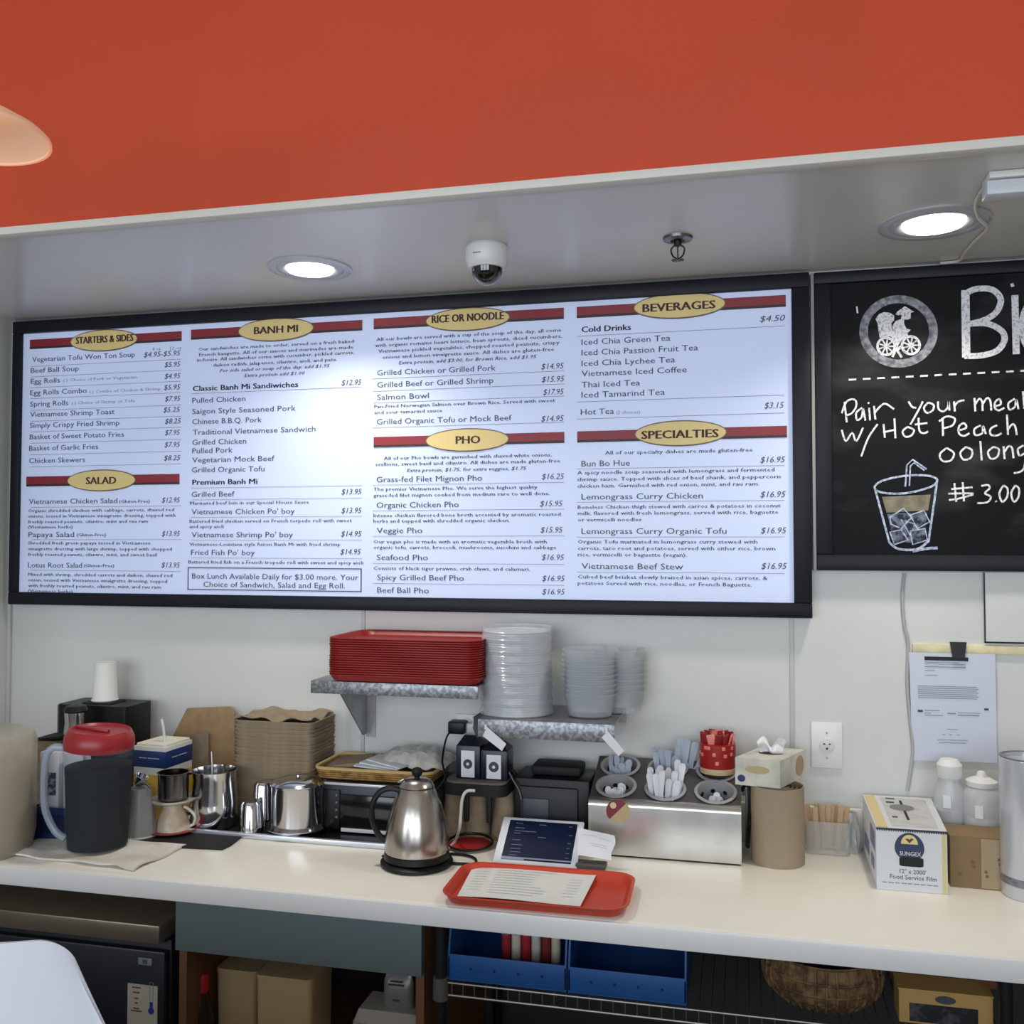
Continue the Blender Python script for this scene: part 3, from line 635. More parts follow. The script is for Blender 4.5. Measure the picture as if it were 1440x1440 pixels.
for k in range(1, 17):
    dup(t0, ctr+V((random.uniform(-.001, .001), random.uniform(-.001, .001), k*.0062)), label='red plastic tray on the upper shelf, %s of its stack' % nth(k, 17))

# lids in a sleeve
c = V((W(725, 1008, -.15).x, -.135, s2a.z+.001)); r = 48/ppm(c)
milky = mat('milky_lid', (204, 206, 210), .22, coat=.5)
lid = single('clear_plastic_lid', MB().lathe(c, [(r*.85, .0), (r*.98, .001), (r, .004), (r*.98, .006), (r*.86, .005), (r*.84, .003), (0, .003)], 36), milky,
      'lowest round clear lid of the tall wrapped stack on the lower shelf', 'dish', 'round clear lids stacked in a sleeve', origin=c)
NL = 36; H = (W(725, 882, -.13).z-c.z)
for k in range(1, NL): dup(lid, c+V((random.uniform(-.0015, .0015), random.uniform(-.0015, .0015), k*(H-.006)/NL)), label='round clear lid in the tall wrapped stack, %s' % nth(k, NL))
m = MB(); prof = []
for k in range(26):
    z = .001+k/25*(H+.002); prof.append((r*1.035+.0016*math.sin(k*2.1)+(.006*math.exp(-k/2.5)), z))
m.lathe(c, prof, 48, caps=False); single('plastic_sleeve', m, mat('sleeve_film', (226, 230, 236), .12, alpha=.42, bump=.3, bs=40), 'crinkled clear plastic sleeve around the tall stack of lids on the lower shelf', 'sleeve')
# clear dome lids / bowls, two stacks
c = V((W(829, 1010, -.15).x, -.14, s2a.z+.001)); r = 38/ppm(c)
bowl = single('clear_bowl', MB().lathe(c, [(r*.62, .001), (r*.8, .002), (r*.9, .03), (r*.97, .058), (r*1.06, .06), (r*1.06, .063), (r*.96, .062), (r*.87, .03), (r*.78, .005), (r*.6, .004)], 32, caps=False), mat('clear_bowl', (212, 218, 224), .05, alpha=.26),
      'lowest clear deli bowl of the front nested stack on the lower shelf', 'bowl', 'clear bowls in the front stack', origin=c)
HB = W(829, 912, -.13).z-c.z
for k in range(1, 10): dup(bowl, c+V((random.uniform(-.001, .001), 0, k*(HB-.062)/9)), label='clear deli bowl in the front nested stack on the lower shelf, %s' % nth(k, 10))
cb = V((s2b.x-.012, -.055, s2a.z+.001))
b2 = dup(bowl, cb, label='lowest clear cup of the rear nested stack at the shelf end', group='clear cups in the rear stack'); b2.name = 'clear_cup'
for k in range(1, 8): dup(b2, cb+V((random.uniform(-.001, .001), 0, k*.0155)), label='clear cup in the rear nested stack at the shelf end, %s' % nth(k, 8))
# label tags hanging from the lower shelf
for pts, lb in (([(685, 1022), (712, 1046), (706, 1056), (679, 1035)], 'white price tag hanging at the left end of the lower shelf lip'),
                ([(855, 1028), (878, 1056), (870, 1063), (846, 1037)], 'white price tag hanging at the right end of the lower shelf lip')):
    m = MB(); P = [W(x, y, YS-.004) for x, y in pts]; m.prism(P, (0, -.0012, 0)); m.box(P[0]+V((-.004, .001, .0)), (.006, .004, .012))
    single('shelf_tag', m, paper, lb, 'tag')

# wall outlet with adapter, left of lower shelf
outlet(641, 1003, 674, 1052, 'small white wall outlet half hidden by the black plug left of the lower shelf', True)
c = W(644, 1022, -.03)
t = thing('power_adapter', 'black plug-in power adapter with a thin black cord below the shelves', 'adapter', (c.x, c.y, c.z-.018))
obj('adapter_body', MB().box(c, (.05, .045, .036), bev=.006), blk, t)
obj('cord', MB().tube([c+V((-.02, -.01, -.012)), W(627, 1040, -.12), W(622, 1070, -.2), W(626, 1092, -.236), W(616, 1108, -.24), W(603, 1119, -.24)], .0028, 8, 6), blk, t)
m = MB(); q = W(664, 1023, -.02); m.box(q, (.03, .03, .028), bev=.004); single('plug', m, white_pl, 'white plug beside the black adapter in the outlet', 'plug')

# ================================================================== things on the worktop, left end
ZC = .9205
def base_pt(px, py, r=0): return place(px, py, r, ZC)
# translucent dispenser at the left edge
c = place(-34, 1208, .07, ZC); k = 1/ppm(c); r = 76*k; Hc = 168*k
t = thing('drink_dispenser', 'big cloudy plastic drink container with beige contents, cut off at the left edge', 'container', c)
obj('tank', MB().lathe(c, [(r*.9, 0), (r*.95, .01), (r, .05), (r, Hc-.03), (r*.94, Hc-.008), (r*.8, Hc)], 48), mat('cloudy_beige', (196, 188, 168), .3, alpha=.62), t)
obj('tea_inside', MB().lathe(c, [(r*.88, .012), (r*.93, .05), (r*.93, Hc-.09)], 40), mat('milk_tea', (168, 148, 118), .6), t)
q = c+V((.62*r, -.8*r, .06)); obj('lemon_slices', MB().box(q, (.012, .05, .014), rz=2.2, bev=.005), mat('lemon', (226, 196, 70), .5), t)
# towel
A_, B_, C_, D_ = T(10, 1204), T(190, 1226), T(266, 1190), T(62, 1178)
def towel(u, v):
    p = A_.lerp(B_, u).lerp(D_.lerp(C_, u), v)
    e = .004*math.sin(v*9+u*3)+.003*math.sin(u*17)
    z = .9225+.0022*math.sin(u*13+v*6)+.002*math.sin(v*11-u*7)+(.006*math.exp(-((u-.83)**2)/.004) if v < .8 else 0)
    return V((p.x+e, p.y+e, max(z, .9212)+.0052))
single('folded_towel', MB().grid(towel, 40, 16, .005), mat('towel', (240, 237, 228), .9, c2=(206, 200, 184), vs=9, bump=.4, bs=300), 'cream kitchen towel spread flat under the red-lidded pitcher', 'towel')
# pitcher
c = place(137, 1202, .078, ZC+.010); k = 1/ppm(c); 
t = thing('pitcher', 'clear plastic pitcher of dark iced tea with a red lid', 'pitcher', c)
r0 = 42*k; r1 = 47*k; hh = 139*k
obj('liquid', MB().lathe(c, [(r0*.94, .004), (r0*.955, .02), (r0+(r1-r0)*.8-.0035, 113*k)], 40), mat('black_tea', (26, 26, 29), .6, spec=.15), t)
pm = mat('pitcher_plastic', (120, 132, 142), .2, alpha=.1, spec=.3)
obj('jug', MB().lathe(c, [(r0*.9, 0), (r0, .004), (r1, hh), (r1*1.03, hh+.002), (r1*.99, hh+.002)], 48, caps=False), pm, t)
q = c+V((r1*.98, -.01, hh)); m = MB(); m.prism([q+V((-.004, -.022, 0)), q+V((.022, 0, .004)), q+V((-.004, .022, 0))], (0, 0, -.02)); obj('spout', m, pm, t)
lm = mat('red_lid', (158, 38, 42), .35)
m = MB(); Rm = Matrix.Rotation(R(4), 3, 'Y'); m.lathe(c+V((0, 0, hh-.004)), [(r1*.98, 0), (r1*1.0, .012), (r1*.99, .03), (r1*.9, .046), (r1*.86, .05), (r1*.8, .044), (0, .042)], 48, rot=Rm)
m.box(c+V((-.02, 0, hh+.044)), (.1, .012, .01), rot=Rm, bev=.003); obj('lid', m, lm, t)
hx = c-RH*(r1-.004)
hp = [hx+V((0, -.01, hh-.002)), hx-RH*.03+V((0, -.01, hh-.002)), hx-RH*.048+V((0, -.01, hh-.03)), hx-RH*.052+V((0, -.01, hh*.55)), hx-RH*.045+V((0, -.01, hh*.34)), hx-RH*.02+V((0, -.01, .04)), hx+RH*.006+V((0, -.01, .022))]
obj('handle', MB().tube(hp, .0095, 10, 6), mat('pitcher_handle', (176, 186, 200), .14, alpha=.55), t)

# navy sachet box with two white packets, behind the pitcher handle
a = T(42, 1182, ZC); k = 1/ppm(a)
t = thing('navy_box', 'navy blue open box behind the pitcher handle holding white packets', 'box', a+V((.075, .06, 0)))
m = MB(); m.rbox(a+V((.075, .06, 0)), .15, .11, 0, 47*k, .004, hollow=.003); obj('box_body', m, navy, t)
obj('box_panel', MB().box(a+V((.075, .0045, 24*k)), (.13, .001, .05)), mat('navy_dark', (14, 24, 66), .5), t)
for i, dx in enumerate((.03, .105)):
    q = a+V((dx+.004, .045, .008)); hgt = 118*k
    t = thing('white_packet', ('left white packet with dark blue print standing in the navy box', 'right white packet with dark blue print in the navy box, behind the pitcher handle')[i], 'packet', q)
    obj('pouch', MB().box(q+V((0, 0, hgt/2)), (.062, .04, hgt), rz=.05, bev=.008), mat('packet_white', (205, 208, 214), .45), t)
    m = MB(); m.box(q+V((.008, -.0215, hgt*.62)), (.032, .002, .06), rz=.05); obj('printed_panel', m, mat('packet_ink', (52, 64, 92), .5, c2=(150, 158, 178), vs=80, contrast=(.45, .6)), t)
# brown box behind
a = T(60, 1150, ZC); zt = W(60, 1040, a.y).z
m = MB(); m.box2((a.x-.04, a.y, ZC), (a.x+.045, a.y+.09, zt-.004)); 
t = thing('brown_carton', 'brown carton with a black flap behind the white packets', 'box', (a.x+.03, a.y+.045, ZC))
obj('carton_body', m, kraft_d, t); m = MB(); m.box((a.x+.01, a.y+.045, zt+.004), (.1, .1, .006), rot=Matrix.Rotation(R(-8), 3, 'Y')); obj('flap', m, blk_matte, t)
# black machine with white cup on it
ym = -.17; a = W(80, 990, ym); b = W(178, 990, ym)
t = thing('coffee_grinder', 'black boxy countertop machine at the back behind the red pitcher lid', 'appliance', ((a.x+b.x)/2, ym+.06, ZC))
obj('body', MB().rbox(((a.x+b.x)/2, ym+.065, 0), b.x-a.x, .13, ZC, a.z, .012), blk, t)
obj('side_plate', MB().box2((a.x-.006, ym+.01, ZC+.05), (a.x+.001, ym+.12, a.z-.004)), grey_pl, t)
obj('top_cap', MB().box(((a.x+b.x)/2, ym+.06, a.z+.001), (.1, .08, .008), bev=.003), blk_matte, t)
c = V((W(143, 993, -.12).x, -.105, a.z+.0055)); k = 1/ppm(c)
t = thing('paper_cup', 'white paper cup upside down on top of the black machine', 'cup', c)
obj('cup_wall', MB().lathe(c, [(17.5*k, 0), (18*k, .003), (17*k, .006), (14.5*k, 50*k), (14.3*k, 54*k), (13*k, 53*k), (0, 52*k)], 32), mat('paper_cup', (232, 230, 224), .6), t)
obj('rolled_rim', MB().lathe(c, [(17.6*k, .001), (18.6*k, .003), (17.6*k, .006)], 32, caps=False), MATS['paper_cup'], t)
# steel thermos in front of the machine
yq = -.235; c = V((W(106, 1050, yq).x, yq, ZC)); k = 1/ppm(c+V((0, 0, .2))); zt = W(106, 1001, yq).z-ZC
t = thing('thermos', 'tall shiny steel flask with a black lid behind the pitcher', 'flask', c)
obj('body', MB().lathe(c, [(20*k, 0), (20*k, .01), (19*k, zt*.6), (14*k, zt*.9), (15*k, zt)], 32), chrome, t)
obj('lid', MB().lathe(c, [(15*k, zt+.0005), (16*k, zt+.004), (13*k, zt+.018), (0, zt+.022)], 28), blk, t)

# milk carton
c = T(236, 1150, ZC)+V((-.03, .02, 0)); zt = W(232, 1050, c.y-.06).z-ZC; Rz = R(-4)
t = thing('milk_carton', 'white-topped carton with navy band and yellow lower print, a white straw standing in it', 'carton', c)
w, d = .108, .125; bev = .002
def cb_(z0_, z1_, g=0): return MB().box(c+V((0, 0, (z0_+z1_)/2)), (w+g, d+g, z1_-z0_), rz=Rz, bev=.0008)
obj('carton_body', cb_(0, zt-.002), mat('carton_white', (222, 222, 218), .5), t)
obj('navy_band', cb_(zt-.062, zt-.014, .001), mat('carton_navy', (20, 48, 104), .45, c2=(28, 60, 120), vs=20), t)
obj('yellow_band', cb_(.002, zt-.082, .001), mat('carton_yellow', (208, 172, 62), .5, c2=(150, 108, 46), vs=22, contrast=(.45, .7)), t)
for ang in (0, 1):
    u = V((math.cos(Rz), math.sin(Rz), 0)) if not ang else V((-math.sin(Rz), math.cos(Rz), 0))
    nn = V((math.sin(Rz), -math.cos(Rz), 0)) if not ang else V((math.cos(Rz), math.sin(Rz), 0))
    o = c+nn*((d if not ang else w)/2+.0014)-u*.035+V((0, 0, zt-.042))
    m = MB(); text(m, 'WHOLE MILK' if 0 else 'FRESH CREAM' if 0 else '\u2014\u2014 \u2014\u2014\u2014', o, u, Z3, .07, .02); obj('white_stripe', m, paper, t, smooth=0)
m = MB(); m.rbox(c+V((0, 0, 0)), w-.004, d-.004, zt-.004, zt+.004, .012, rz=Rz, hollow=.004); obj('top_rim', m, mat('carton_cream', (236, 232, 214), .6), t)
q = c+V((.004, 0, zt)); single('white_straw', MB().tube([q+V((0, 0, -.002)), q+V((-.006, 0, .045)), q+V((-.012, 0, .066))], .004, 10, 4), white_pl, 'short white straw standing in the milk carton', 'straw')

# black mat under the phin filter
a, b, d_ = T(185, 1188), T(313, 1196), T(342, 1177)
m = MB(); m.prism([V((p.x, p.y, ZC)) for p in (T(196, 1183), T(224, 1192), b, T(325, 1190), d_, T(250, 1166), T(190, 1172))], (0, 0, .005))
single('black_mat', m, blk_matte, 'flat black rubber mat in front of the upturned mug', 'mat')
zm = ZC+.0055
# cloudy tumbler upside down
c = place(196, 1180, .04, zm); k = 1/ppm(c)
t = thing('cloudy_tumbler', 'cloudy grey plastic tumbler upside down right of the pitcher', 'cup', c)
obj('cup_wall', MB().lathe(c, [(26*k, 0), (25*k, .003), (15*k, 62*k), (14*k, 66*k), (0, 65*k)], 36), mat('grey_tumbler', (136, 138, 138), .35, alpha=.85), t)
obj('rolled_rim', MB().lathe(c, [(25.5*k, .0), (27.5*k, .003), (25.5*k, .006)], 36, caps=False), cloud_pl, t)
q = c+V((-.004, 0, 66.5*k)); k = 1/ppm(q)
t = thing('steel_jigger', 'small steel measuring cup resting tilted on the cloudy tumbler', 'measure', q)
obj('cup', MB().lathe(q+V((0, 0, .012)), [(.009, -.008), (.013, .0), (.018, .022), (.0165, .022), (.011, .002), (0, 0)], 24, rot=Matrix.Rotation(R(28), 3, 'Y')), chrome, t)
obj('stem', MB().tube([q+V((.008, 0, .006)), q+V((.026, -.004, .01)), q+V((.04, -.008, .002))], .0022, 8, 4), chrome, t)
# red saucer, upturned mug, phin filter
c = place(243, 1177, .062, zm); k = 1/ppm(c)
single('red_saucer', MB().lathe(c, [(22*k, 0), (30*k, .002), (37*k, .008), (37*k, .0095), (28*k, .006), (0, .005)], 40), mat('saucer_red', (150, 32, 44), .35), 'dark red saucer under the upturned beige mug', 'saucer', origin=c)
c = c+V((0, 0, .0065)); 
t = thing('upturned_mug', 'beige speckled mug turned upside down on the red saucer', 'mug', c)
obj('mug_body', MB().lathe(c, [(25*k, 0), (24.5*k, .004), (20*k, 15*k), (13*k, 31*k), (12*k, 36*k), (0, 36*k)], 36), mat('mug_beige', (190, 170, 142), .45, c2=(214, 200, 178), vs=60), t)
hq = c+RH*(15*k); obj('handle', MB().tube([hq+V((0, 0, 30*k)), hq+RH*(8*k)+V((0, 0, 26*k)), hq+RH*(16*k)+V((0, 0, 16*k)), hq+RH*(14*k)+V((0, 0, 6*k)), hq+RH*(8*k)+V((0, 0, 3*k))], .004, 8, 5), mat('mug_rim', (214, 210, 200), .4), t)
c = c+V((0, 0, 36.5*k))
t = thing('phin_filter', 'steel drip coffee filter with a flat flange sitting on the upturned mug', 'coffee filter', c)
obj('flange', MB().lathe(c, [(13*k, 0), (28*k, .003), (31*k, .008), (31*k, .012), (28*k, .011), (13*k, .005), (0, .004)], 40), mat('flange_steel', (206, 204, 196), .35, .5), t)
obj('chamber', MB().lathe(c, [(18*k, .006), (20.5*k, .012), (21*k, 41*k), (22.5*k, 42*k), (20*k, 42*k), (19*k, .016), (0, .014)], 36), mat('dark_steel', (110, 108, 106), .22, 1), t)

# steel pan along the back with things on it
yA = T(245, 1172).y; xa, xb = T(238, 1170).x, T(560, 1190).x; yf = T(400, 1184).y
c = V(((xa+xb)/2, yf+.12, ZC))
t = thing('steel_pan', 'long shallow stainless pan along the counter holding pot, cups and pitcher', 'pan', c)
obj('pan_floor', MB().box(c+V((0, 0, .003)), (xb-xa-.01, .236, .004)), mat('pan_dark', (60, 60, 64), .3, .9), t)
obj('front_rim', MB().box2((xa, yf, ZC), (xb, yf+.012, ZC+.014), bev=.002), mat('bright_steel', (214, 218, 226), .3, .7), t)
obj('rear_rim', MB().box2((xa, yf+.23, ZC), (xb, yf+.24, ZC+.012), bev=.002), steel, t)
zp = ZC+.0055
def onpan(px, dy=0.0, r=0): q = T(px, 1165, zp); y = yf+.016+r+dy; return V((W(px, 1150, y).x, y, zp))
c = onpan(301, .012, .052); k = 1/ppm(c)
t = thing('steaming_pitcher', 'tall steel milk pitcher with a side handle beside the kraft boxes', 'pitcher', c)
hp_ = W(301, 1082, c.y).z-zp
obj('body', MB().lathe(c, [(31*k, 0), (33*k, .006), (33*k, hp_*.45), (30*k, hp_*.85), (31.5*k, hp_), (30*k, hp_), (28.5*k, hp_*.85), (28.5*k, hp_-.03), (0, hp_-.035)], 40), chrome, t)
q = c-RH*(30*k); obj('handle', MB().tube([q+V((0, 0, hp_*.92)), q+V((-.018, -.02, hp_*.93)), q+V((-.03, -.028, hp_*.6)), q+V((-.026, -.024, hp_*.3)), q+V((-.003, -.008, hp_*.2))], .0048, 8, 6), chrome, t)
q = c+V((-.01, .004, hp_-.04)); single('long_spoon', MB().tube([q, q+V((-.006, .01, .05)), q+V((-.012, .016, .085))], .003, 8, 3), steel_d, 'thin spoon handle standing in the steel milk pitcher', 'spoon')
for px, hpx, r_, dy, lb in ((354, 1126, 15, -.006, 'short fluted steel cup upside down in the pan, front of the pair'), (370, 1099, 14, .075, 'taller plain steel cup behind the short fluted one, beside the pot')):
    c = onpan(px, dy, .03); k = 1/ppm(c); h = W(px, hpx, c.y).z-zp
    t = thing('steel_cup', lb, 'cup', c, 'small steel cups in the pan')
    n = 36; m = MB(); rings = []
    for rr_, zz in ((r_*1.12, 0), (r_*1.1, .004), (r_*.95, h*.92), (r_*.8, h), (.1, h)):
        rings.append([c+V((rr_*k*(1+(.03 if i % 2 else 0)*(r_ == 15))*math.cos(2*PI*i/n), rr_*k*(1+(.03 if i % 2 else 0)*(r_ == 15))*math.sin(2*PI*i/n), zz)) for i in range(n)])
    m.loft(rings); obj('cup_wall', m, chrome, t); obj('rim', MB().lathe(c, [(r_*1.1*k, 0), (r_*1.2*k, .002), (r_*1.1*k, .004)], 32, caps=False), chrome, t)
c = onpan(419, -.004, .072); k = 1/ppm(c); h = W(419, 1102, c.y).z-zp
t = thing('lidded_pot', 'polished steel lidded pot on a wide rim in the pan, left of the black oven', 'pot', c)
obj('base_dish', MB().lathe(c, [(38*k, 0), (41*k, .008), (46*k, .016), (46*k, .018), (38*k, .012), (0, .01)], 44), chrome, t)
obj('pot_wall', MB().lathe(c, [(37*k, .011), (37*k, h*.97), (38*k, h), (36*k, h)], 44), chrome, t)
obj('lid', MB().lathe(c, [(38.5*k, h+.0005), (39*k, h+.004), (35*k, h+.010), (30*k, h+.007), (22*k, h+.016), (0, h+.02)], 44), chrome, t)
obj('lid_knob', MB().lathe(c, [(.005, h+.019), (.004, h+.024), (.009, h+.028), (0, h+.032)], 20), chrome, t)

# kraft clamshell stack
yk = -.17; a = W(318, 1004, yk); b = W(432, 1010, yk); ztop = W(380, 1010, yk).z
wk = b.x-a.x; c = V(((a.x+b.x)/2+.01, yk+.1+.01, ZC+.0))
NK = 24; gap = (ztop-ZC-.03)/NK
def kr(g, z): return [c+V((p[0], p[1], z)) for p in rrect(wk+2*g, .2+2*g, .03+g, 5)]
kb = MB().loft([kr(-.012, 0), kr(-.008, .003), kr(-.001, .027), kr(.001, .028), kr(.001, .030), kr(-.006, .029), kr(-.012, .006)])
box0 = single('kraft_container', kb, kraft_d, 'lowest brown fibre takeout box of the tall stack behind the steel pitcher', 'takeout box', 'brown fibre takeout boxes stacked behind the pitcher', origin=c)
for kk in range(1, NK): dup(box0, c+V((random.uniform(-.002, .002), random.uniform(-.002, .002), kk*gap)), rot=(0, 0, random.uniform(-.012, .012)), label='brown fibre takeout box in the tall stack, %s' % nth(kk, NK))
ct = c+V((0, 0, (NK-1)*gap+.024))
def crump(u, v):
    return ct+V(((u-.5)*(wk-.01), (v-.5)*.19, .006+.012*abs(math.sin(u*5+.4))*abs(math.cos(v*4))+.004*math.sin(u*19+v*13)))
single('folded_kraft_lid', MB().grid(crump, 20, 16, .003), kraft_d, 'crumpled brown fibre sheet lying on top of the tall takeout-box stack', 'lid')
# open kraft box standing behind
yk2 = -.03
P = [W(x, y, yk2) for x, y in ((243, 1035), (263, 996), (322, 994), (330, 1003), (330, 1085), (243, 1090))]
t = thing('open_kraft_box', 'open brown kraft box with its lid standing up behind the milk carton', 'box', (P[0].x+.08, yk2, ZC))
lowz = ZC+.05
obj('upright_lid', MB().prism(P[:4]+[V((P[4].x, yk2, lowz)), V((P[5].x, yk2, lowz))], (0, .004, 0)), kraft, t)
q = V(((P[5].x+P[4].x)/2, yk2-.033, 0)); m = MB(); m.rbox(q, P[4].x-P[5].x, .06, ZC, lowz+.04, .01, hollow=.003); obj('box_base', m, kraft, t)
obj('side_flap', MB().prism([W(268, 1031, yk2-.02), W(293, 1031, yk2-.02), W(293, 1085, yk2-.02), W(268, 1085, yk2-.02)], (0, .003, 0)), kraft_d, t)

# ================================================================== oven, basket
yo = -.21; a = W(458, 1098, yo); b = W(603, 1107, yo); zt = (a.z+b.z)/2
x0o, x1o = a.x, b.x+.025; zo0 = zp+.001; yo = yf+.03+.02
yo = max(yo, -.225)
t = thing('small_oven', 'stainless small countertop oven with a black glass front under the wicker basket', 'oven', ((x0o+x1o)/2, yo+.09, zo0))
obj('cabinet', MB().box2((x0o, yo+.006, zo0+.006), (x1o, -.03, zt), bev=.004), mat('oven_side', (70, 74, 82), .4, .6), t)
obj('top_lip', MB().box2((x0o, yo-.004, zt-.005), (x1o, yo+.006, zt+.002), bev=.0015), mat('oven_lip', (214, 216, 222), .3, .5), t)
obj('glass_door', MB().box2((x0o+.05, yo-.002, zo0+.008), (x1o-.012, yo+.006, zt-.03), bev=.002), mat('oven_glass', (22, 20, 20), .12), t)
obj('control_strip', MB().box2((x0o+.004, yo, zo0+.008), (x0o+.048, yo+.006, zt-.02), bev=.001), blk, t)
for i in range(4): obj('button', MB().lathe((x0o+.04, yo-.0005, zo0+.04+i*.02), [(.0035, 0), (.003, .002)], 12, rot=Matrix.Rotation(R(90), 3, 'X')), grey_pl, t)
obj('door_strip', MB().box2((x0o+.055, yo-.006, zo0+.003), (x1o-.02, yo-.002, zo0+.013), bev=.001), mat('strip_white', (220, 220, 220), .4), t)
zb = zt+.0025
yb0 = yo-.002; a = W(450, 1094, yb0); b = W(606, 1100, yb0)
c = V(((a.x+b.x)/2-.012, yb0+.105, zb)); wb = b.x-a.x
t = thing('wicker_basket', 'shallow yellow-brown wicker basket on top of the small oven', 'basket', c)
def br(g, z): return [c+V((p[0], p[1], z)) for p in rrect(wb+2*g, .17+2*g, .02+g, 6)]
wick = mat('wicker', (176, 138, 74), .7, c2=(128, 92, 44), vs=60, contrast=(.4, .65), bump=.3, bs=80)
m = MB(); m.loft([br(-.01, 0), br(0, .006), br(.012, .032), br(.009, .032), br(-.003, .008), br(-.012, .004)]); obj('woven_tray', m, wick, t)
m = MB(); R1 = br(.012, .034); m.tube(R1+[R1[0]], .0048, 8); obj('rim', m, mat('wicker_rim', (206, 176, 118), .6), t)
m = MB()
for lev in (.008, .014, .02, .026):
    g = .001+lev*.35; R1 = br(g+.001, lev); m.tube(R1+[R1[0]], .0022, 5)
obj('weave', m, wick, t); bpy.data.objects['weave']['kind'] = 'stuff'
zi = zb+.022
m = MB(); q = c+V((-.1, .0, .034)); m.box(q, (.11, .13, .012), rot=Matrix.Rotation(R(-7), 3, 'Y') @ Matrix.Rotation(.15, 3, 'Z'), bev=.003)
single('brown_paper_bags', m, kraft_d, 'flat bundle of brown paper bags at the left in the wicker basket', 'bag')
for i in range(3):
    m = MB(); q = c+V((-.005+i*.022, -.02+i*.006, .037+i*.005)); m.box(q, (.12, .12, .004), rot=Matrix.Rotation(.1-i*.22, 3, 'Z') @ Matrix.Rotation(R(5), 3, 'Y'), bev=.001)
    single('paper_napkin', m, paper, ('lowest white paper napkin sheet in the wicker basket', 'middle white paper napkin sheet in the wicker basket', 'topmost white paper napkin sheet in the wicker basket')[i], 'napkin', 'napkin sheets in the wicker basket')
def bag(u, v):
    x = (u-.5)*.21; y = (v-.5)*.15; e = max(0, 1-(2*u-1)**4)*max(0, 1-(2*v-1)**4)
    return c+V((.085+x, .03+y, .036+.038*e+.0035*math.sin(u*31+v*5)+.002*math.sin(v*40-u*11)))
single('film_wrapped_napkins', MB().grid(bag, 26, 18, .002), mat('grey_film', (186, 183, 178), .25, var=.2, vs=40, bump=.25, bs=60), 'grey film-wrapped bundle bulging up from the right of the wicker basket', 'bundle')

# ================================================================== carrier with navy cartons
yc0 = -.2
base = base_pt(667, 1190, .01); yb_ = base.y
k = 1/ppm(V((base.x, -.17, 1.05)))
cups = [(634, -.18), (667, -.175), (705, -.18)]
zt = W(667, 1112, -.2).z-ZC
for i, (px, y) in enumerate(cups):
    c = V((W(px, 1180, y).x, y+.035, ZC)); kk = 1/ppm(c)
    t = thing('kraft_cup', ('leftmost brown paper cup upside down under the black caddy', 'middle brown paper cup upside down under the black caddy', 'rightmost brown paper cup upside down under the black caddy, beside the tablet')[i], 'cup', c, 'upturned brown cups under the caddy')
    obj('cup_wall', MB().lathe(c, [(19*kk, 0), (19*kk, .004), (12.5*kk, zt-.012), (12*kk, zt-.008), (0, zt-.008)], 32), kraft_d, t)
    obj('rolled_rim', MB().lathe(c, [(19*kk, 0), (20.2*kk, .0025), (19*kk, .005)], 32, caps=False), kraft, t)
yq = -.228; a = W(621, 1110, yq); b = W(711, 1110, yq); zc0 = ZC+zt-.0075
t = thing('black_caddy', 'black rounded caddy with a grey-brown top standing on brown cups', 'caddy', ((a.x+b.x)/2, yq+.07, zc0))
cc = V(((a.x+b.x)/2, yq+.075, 0))
obj('caddy_body', MB().rbox(cc, b.x-a.x, .15, zc0, zc0+.03, .03), blk_matte, t)
obj('top_pad', MB().rbox(cc, b.x-a.x-.01, .14, zc0+.0302, zc0+.036, .028), mat('felt', (96, 90, 84), .9, var=.3, vs=60), t)
for dx in (-.022, .04): obj('leg', MB().box((cc.x+dx, yq+.012, zc0-.035), (.014, .012, .07), bev=.002), blk_matte, t)
zn = zc0+.0365
for i, (x0p, x1p, yt) in enumerate(((641, 675, 1036), (676, 713, 1044))):
    y = yq+.035; a = W(x0p, 1090, y); b = W(x1p, 1090, y); w = b.x-a.x; h = W(x0p, yt, y).z-zn
    c = V(((a.x+b.x)/2, y+w/2, zn))
    t = thing('navy_carton', ('left navy gable-top carton with a white label on the black caddy', 'right navy gable-top carton with a white label, below the tilted tag')[i], 'carton', c, 'navy cartons on the caddy')
    nm = mat('navy_carton', (18, 22, 40), .35)
    obj('carton_body', MB().box(c+V((0, 0, h*.4)), (w, w, h*.8), bev=.003), nm, t)
    m = MB(); hw_ = w/2-.001; z_ = c.z+h*.8-.001
    m.loft([[c+V((sx*hw_, sy*hw_, h*.8-.002)) for sx, sy in ((-1, -1), (1, -1), (1, 1), (-1, 1))], [c+V((sx*hw_*.55, sy*hw_*.2, h)) for sx, sy in ((-1, -1), (1, -1), (1, 1), (-1, 1))]])
    obj('gable_top', m, nm, t)
    lb = obj('label_panel', MB().box(c+V((0, -w/2-.0008, h*.36)), (w*.55, .001, h*.64)), paper, t)
    e_ = MB(); e_.lathe(c+V((0, -w/2-.0014, h*.36)), [(w*.19, 0), (w*.19, .0006)], 24, rot=Matrix.Rotation(R(90), 3, 'X')); obj('round_emblem', e_, ink, lb)
    e_ = MB(); e_.lathe(c+V((0, -w/2-.0022, h*.36)), [(w*.06, 0), (w*.06, .0006)], 12, rot=Matrix.Rotation(R(90), 3, 'X')); obj('emblem_centre', e_, paper, lb)
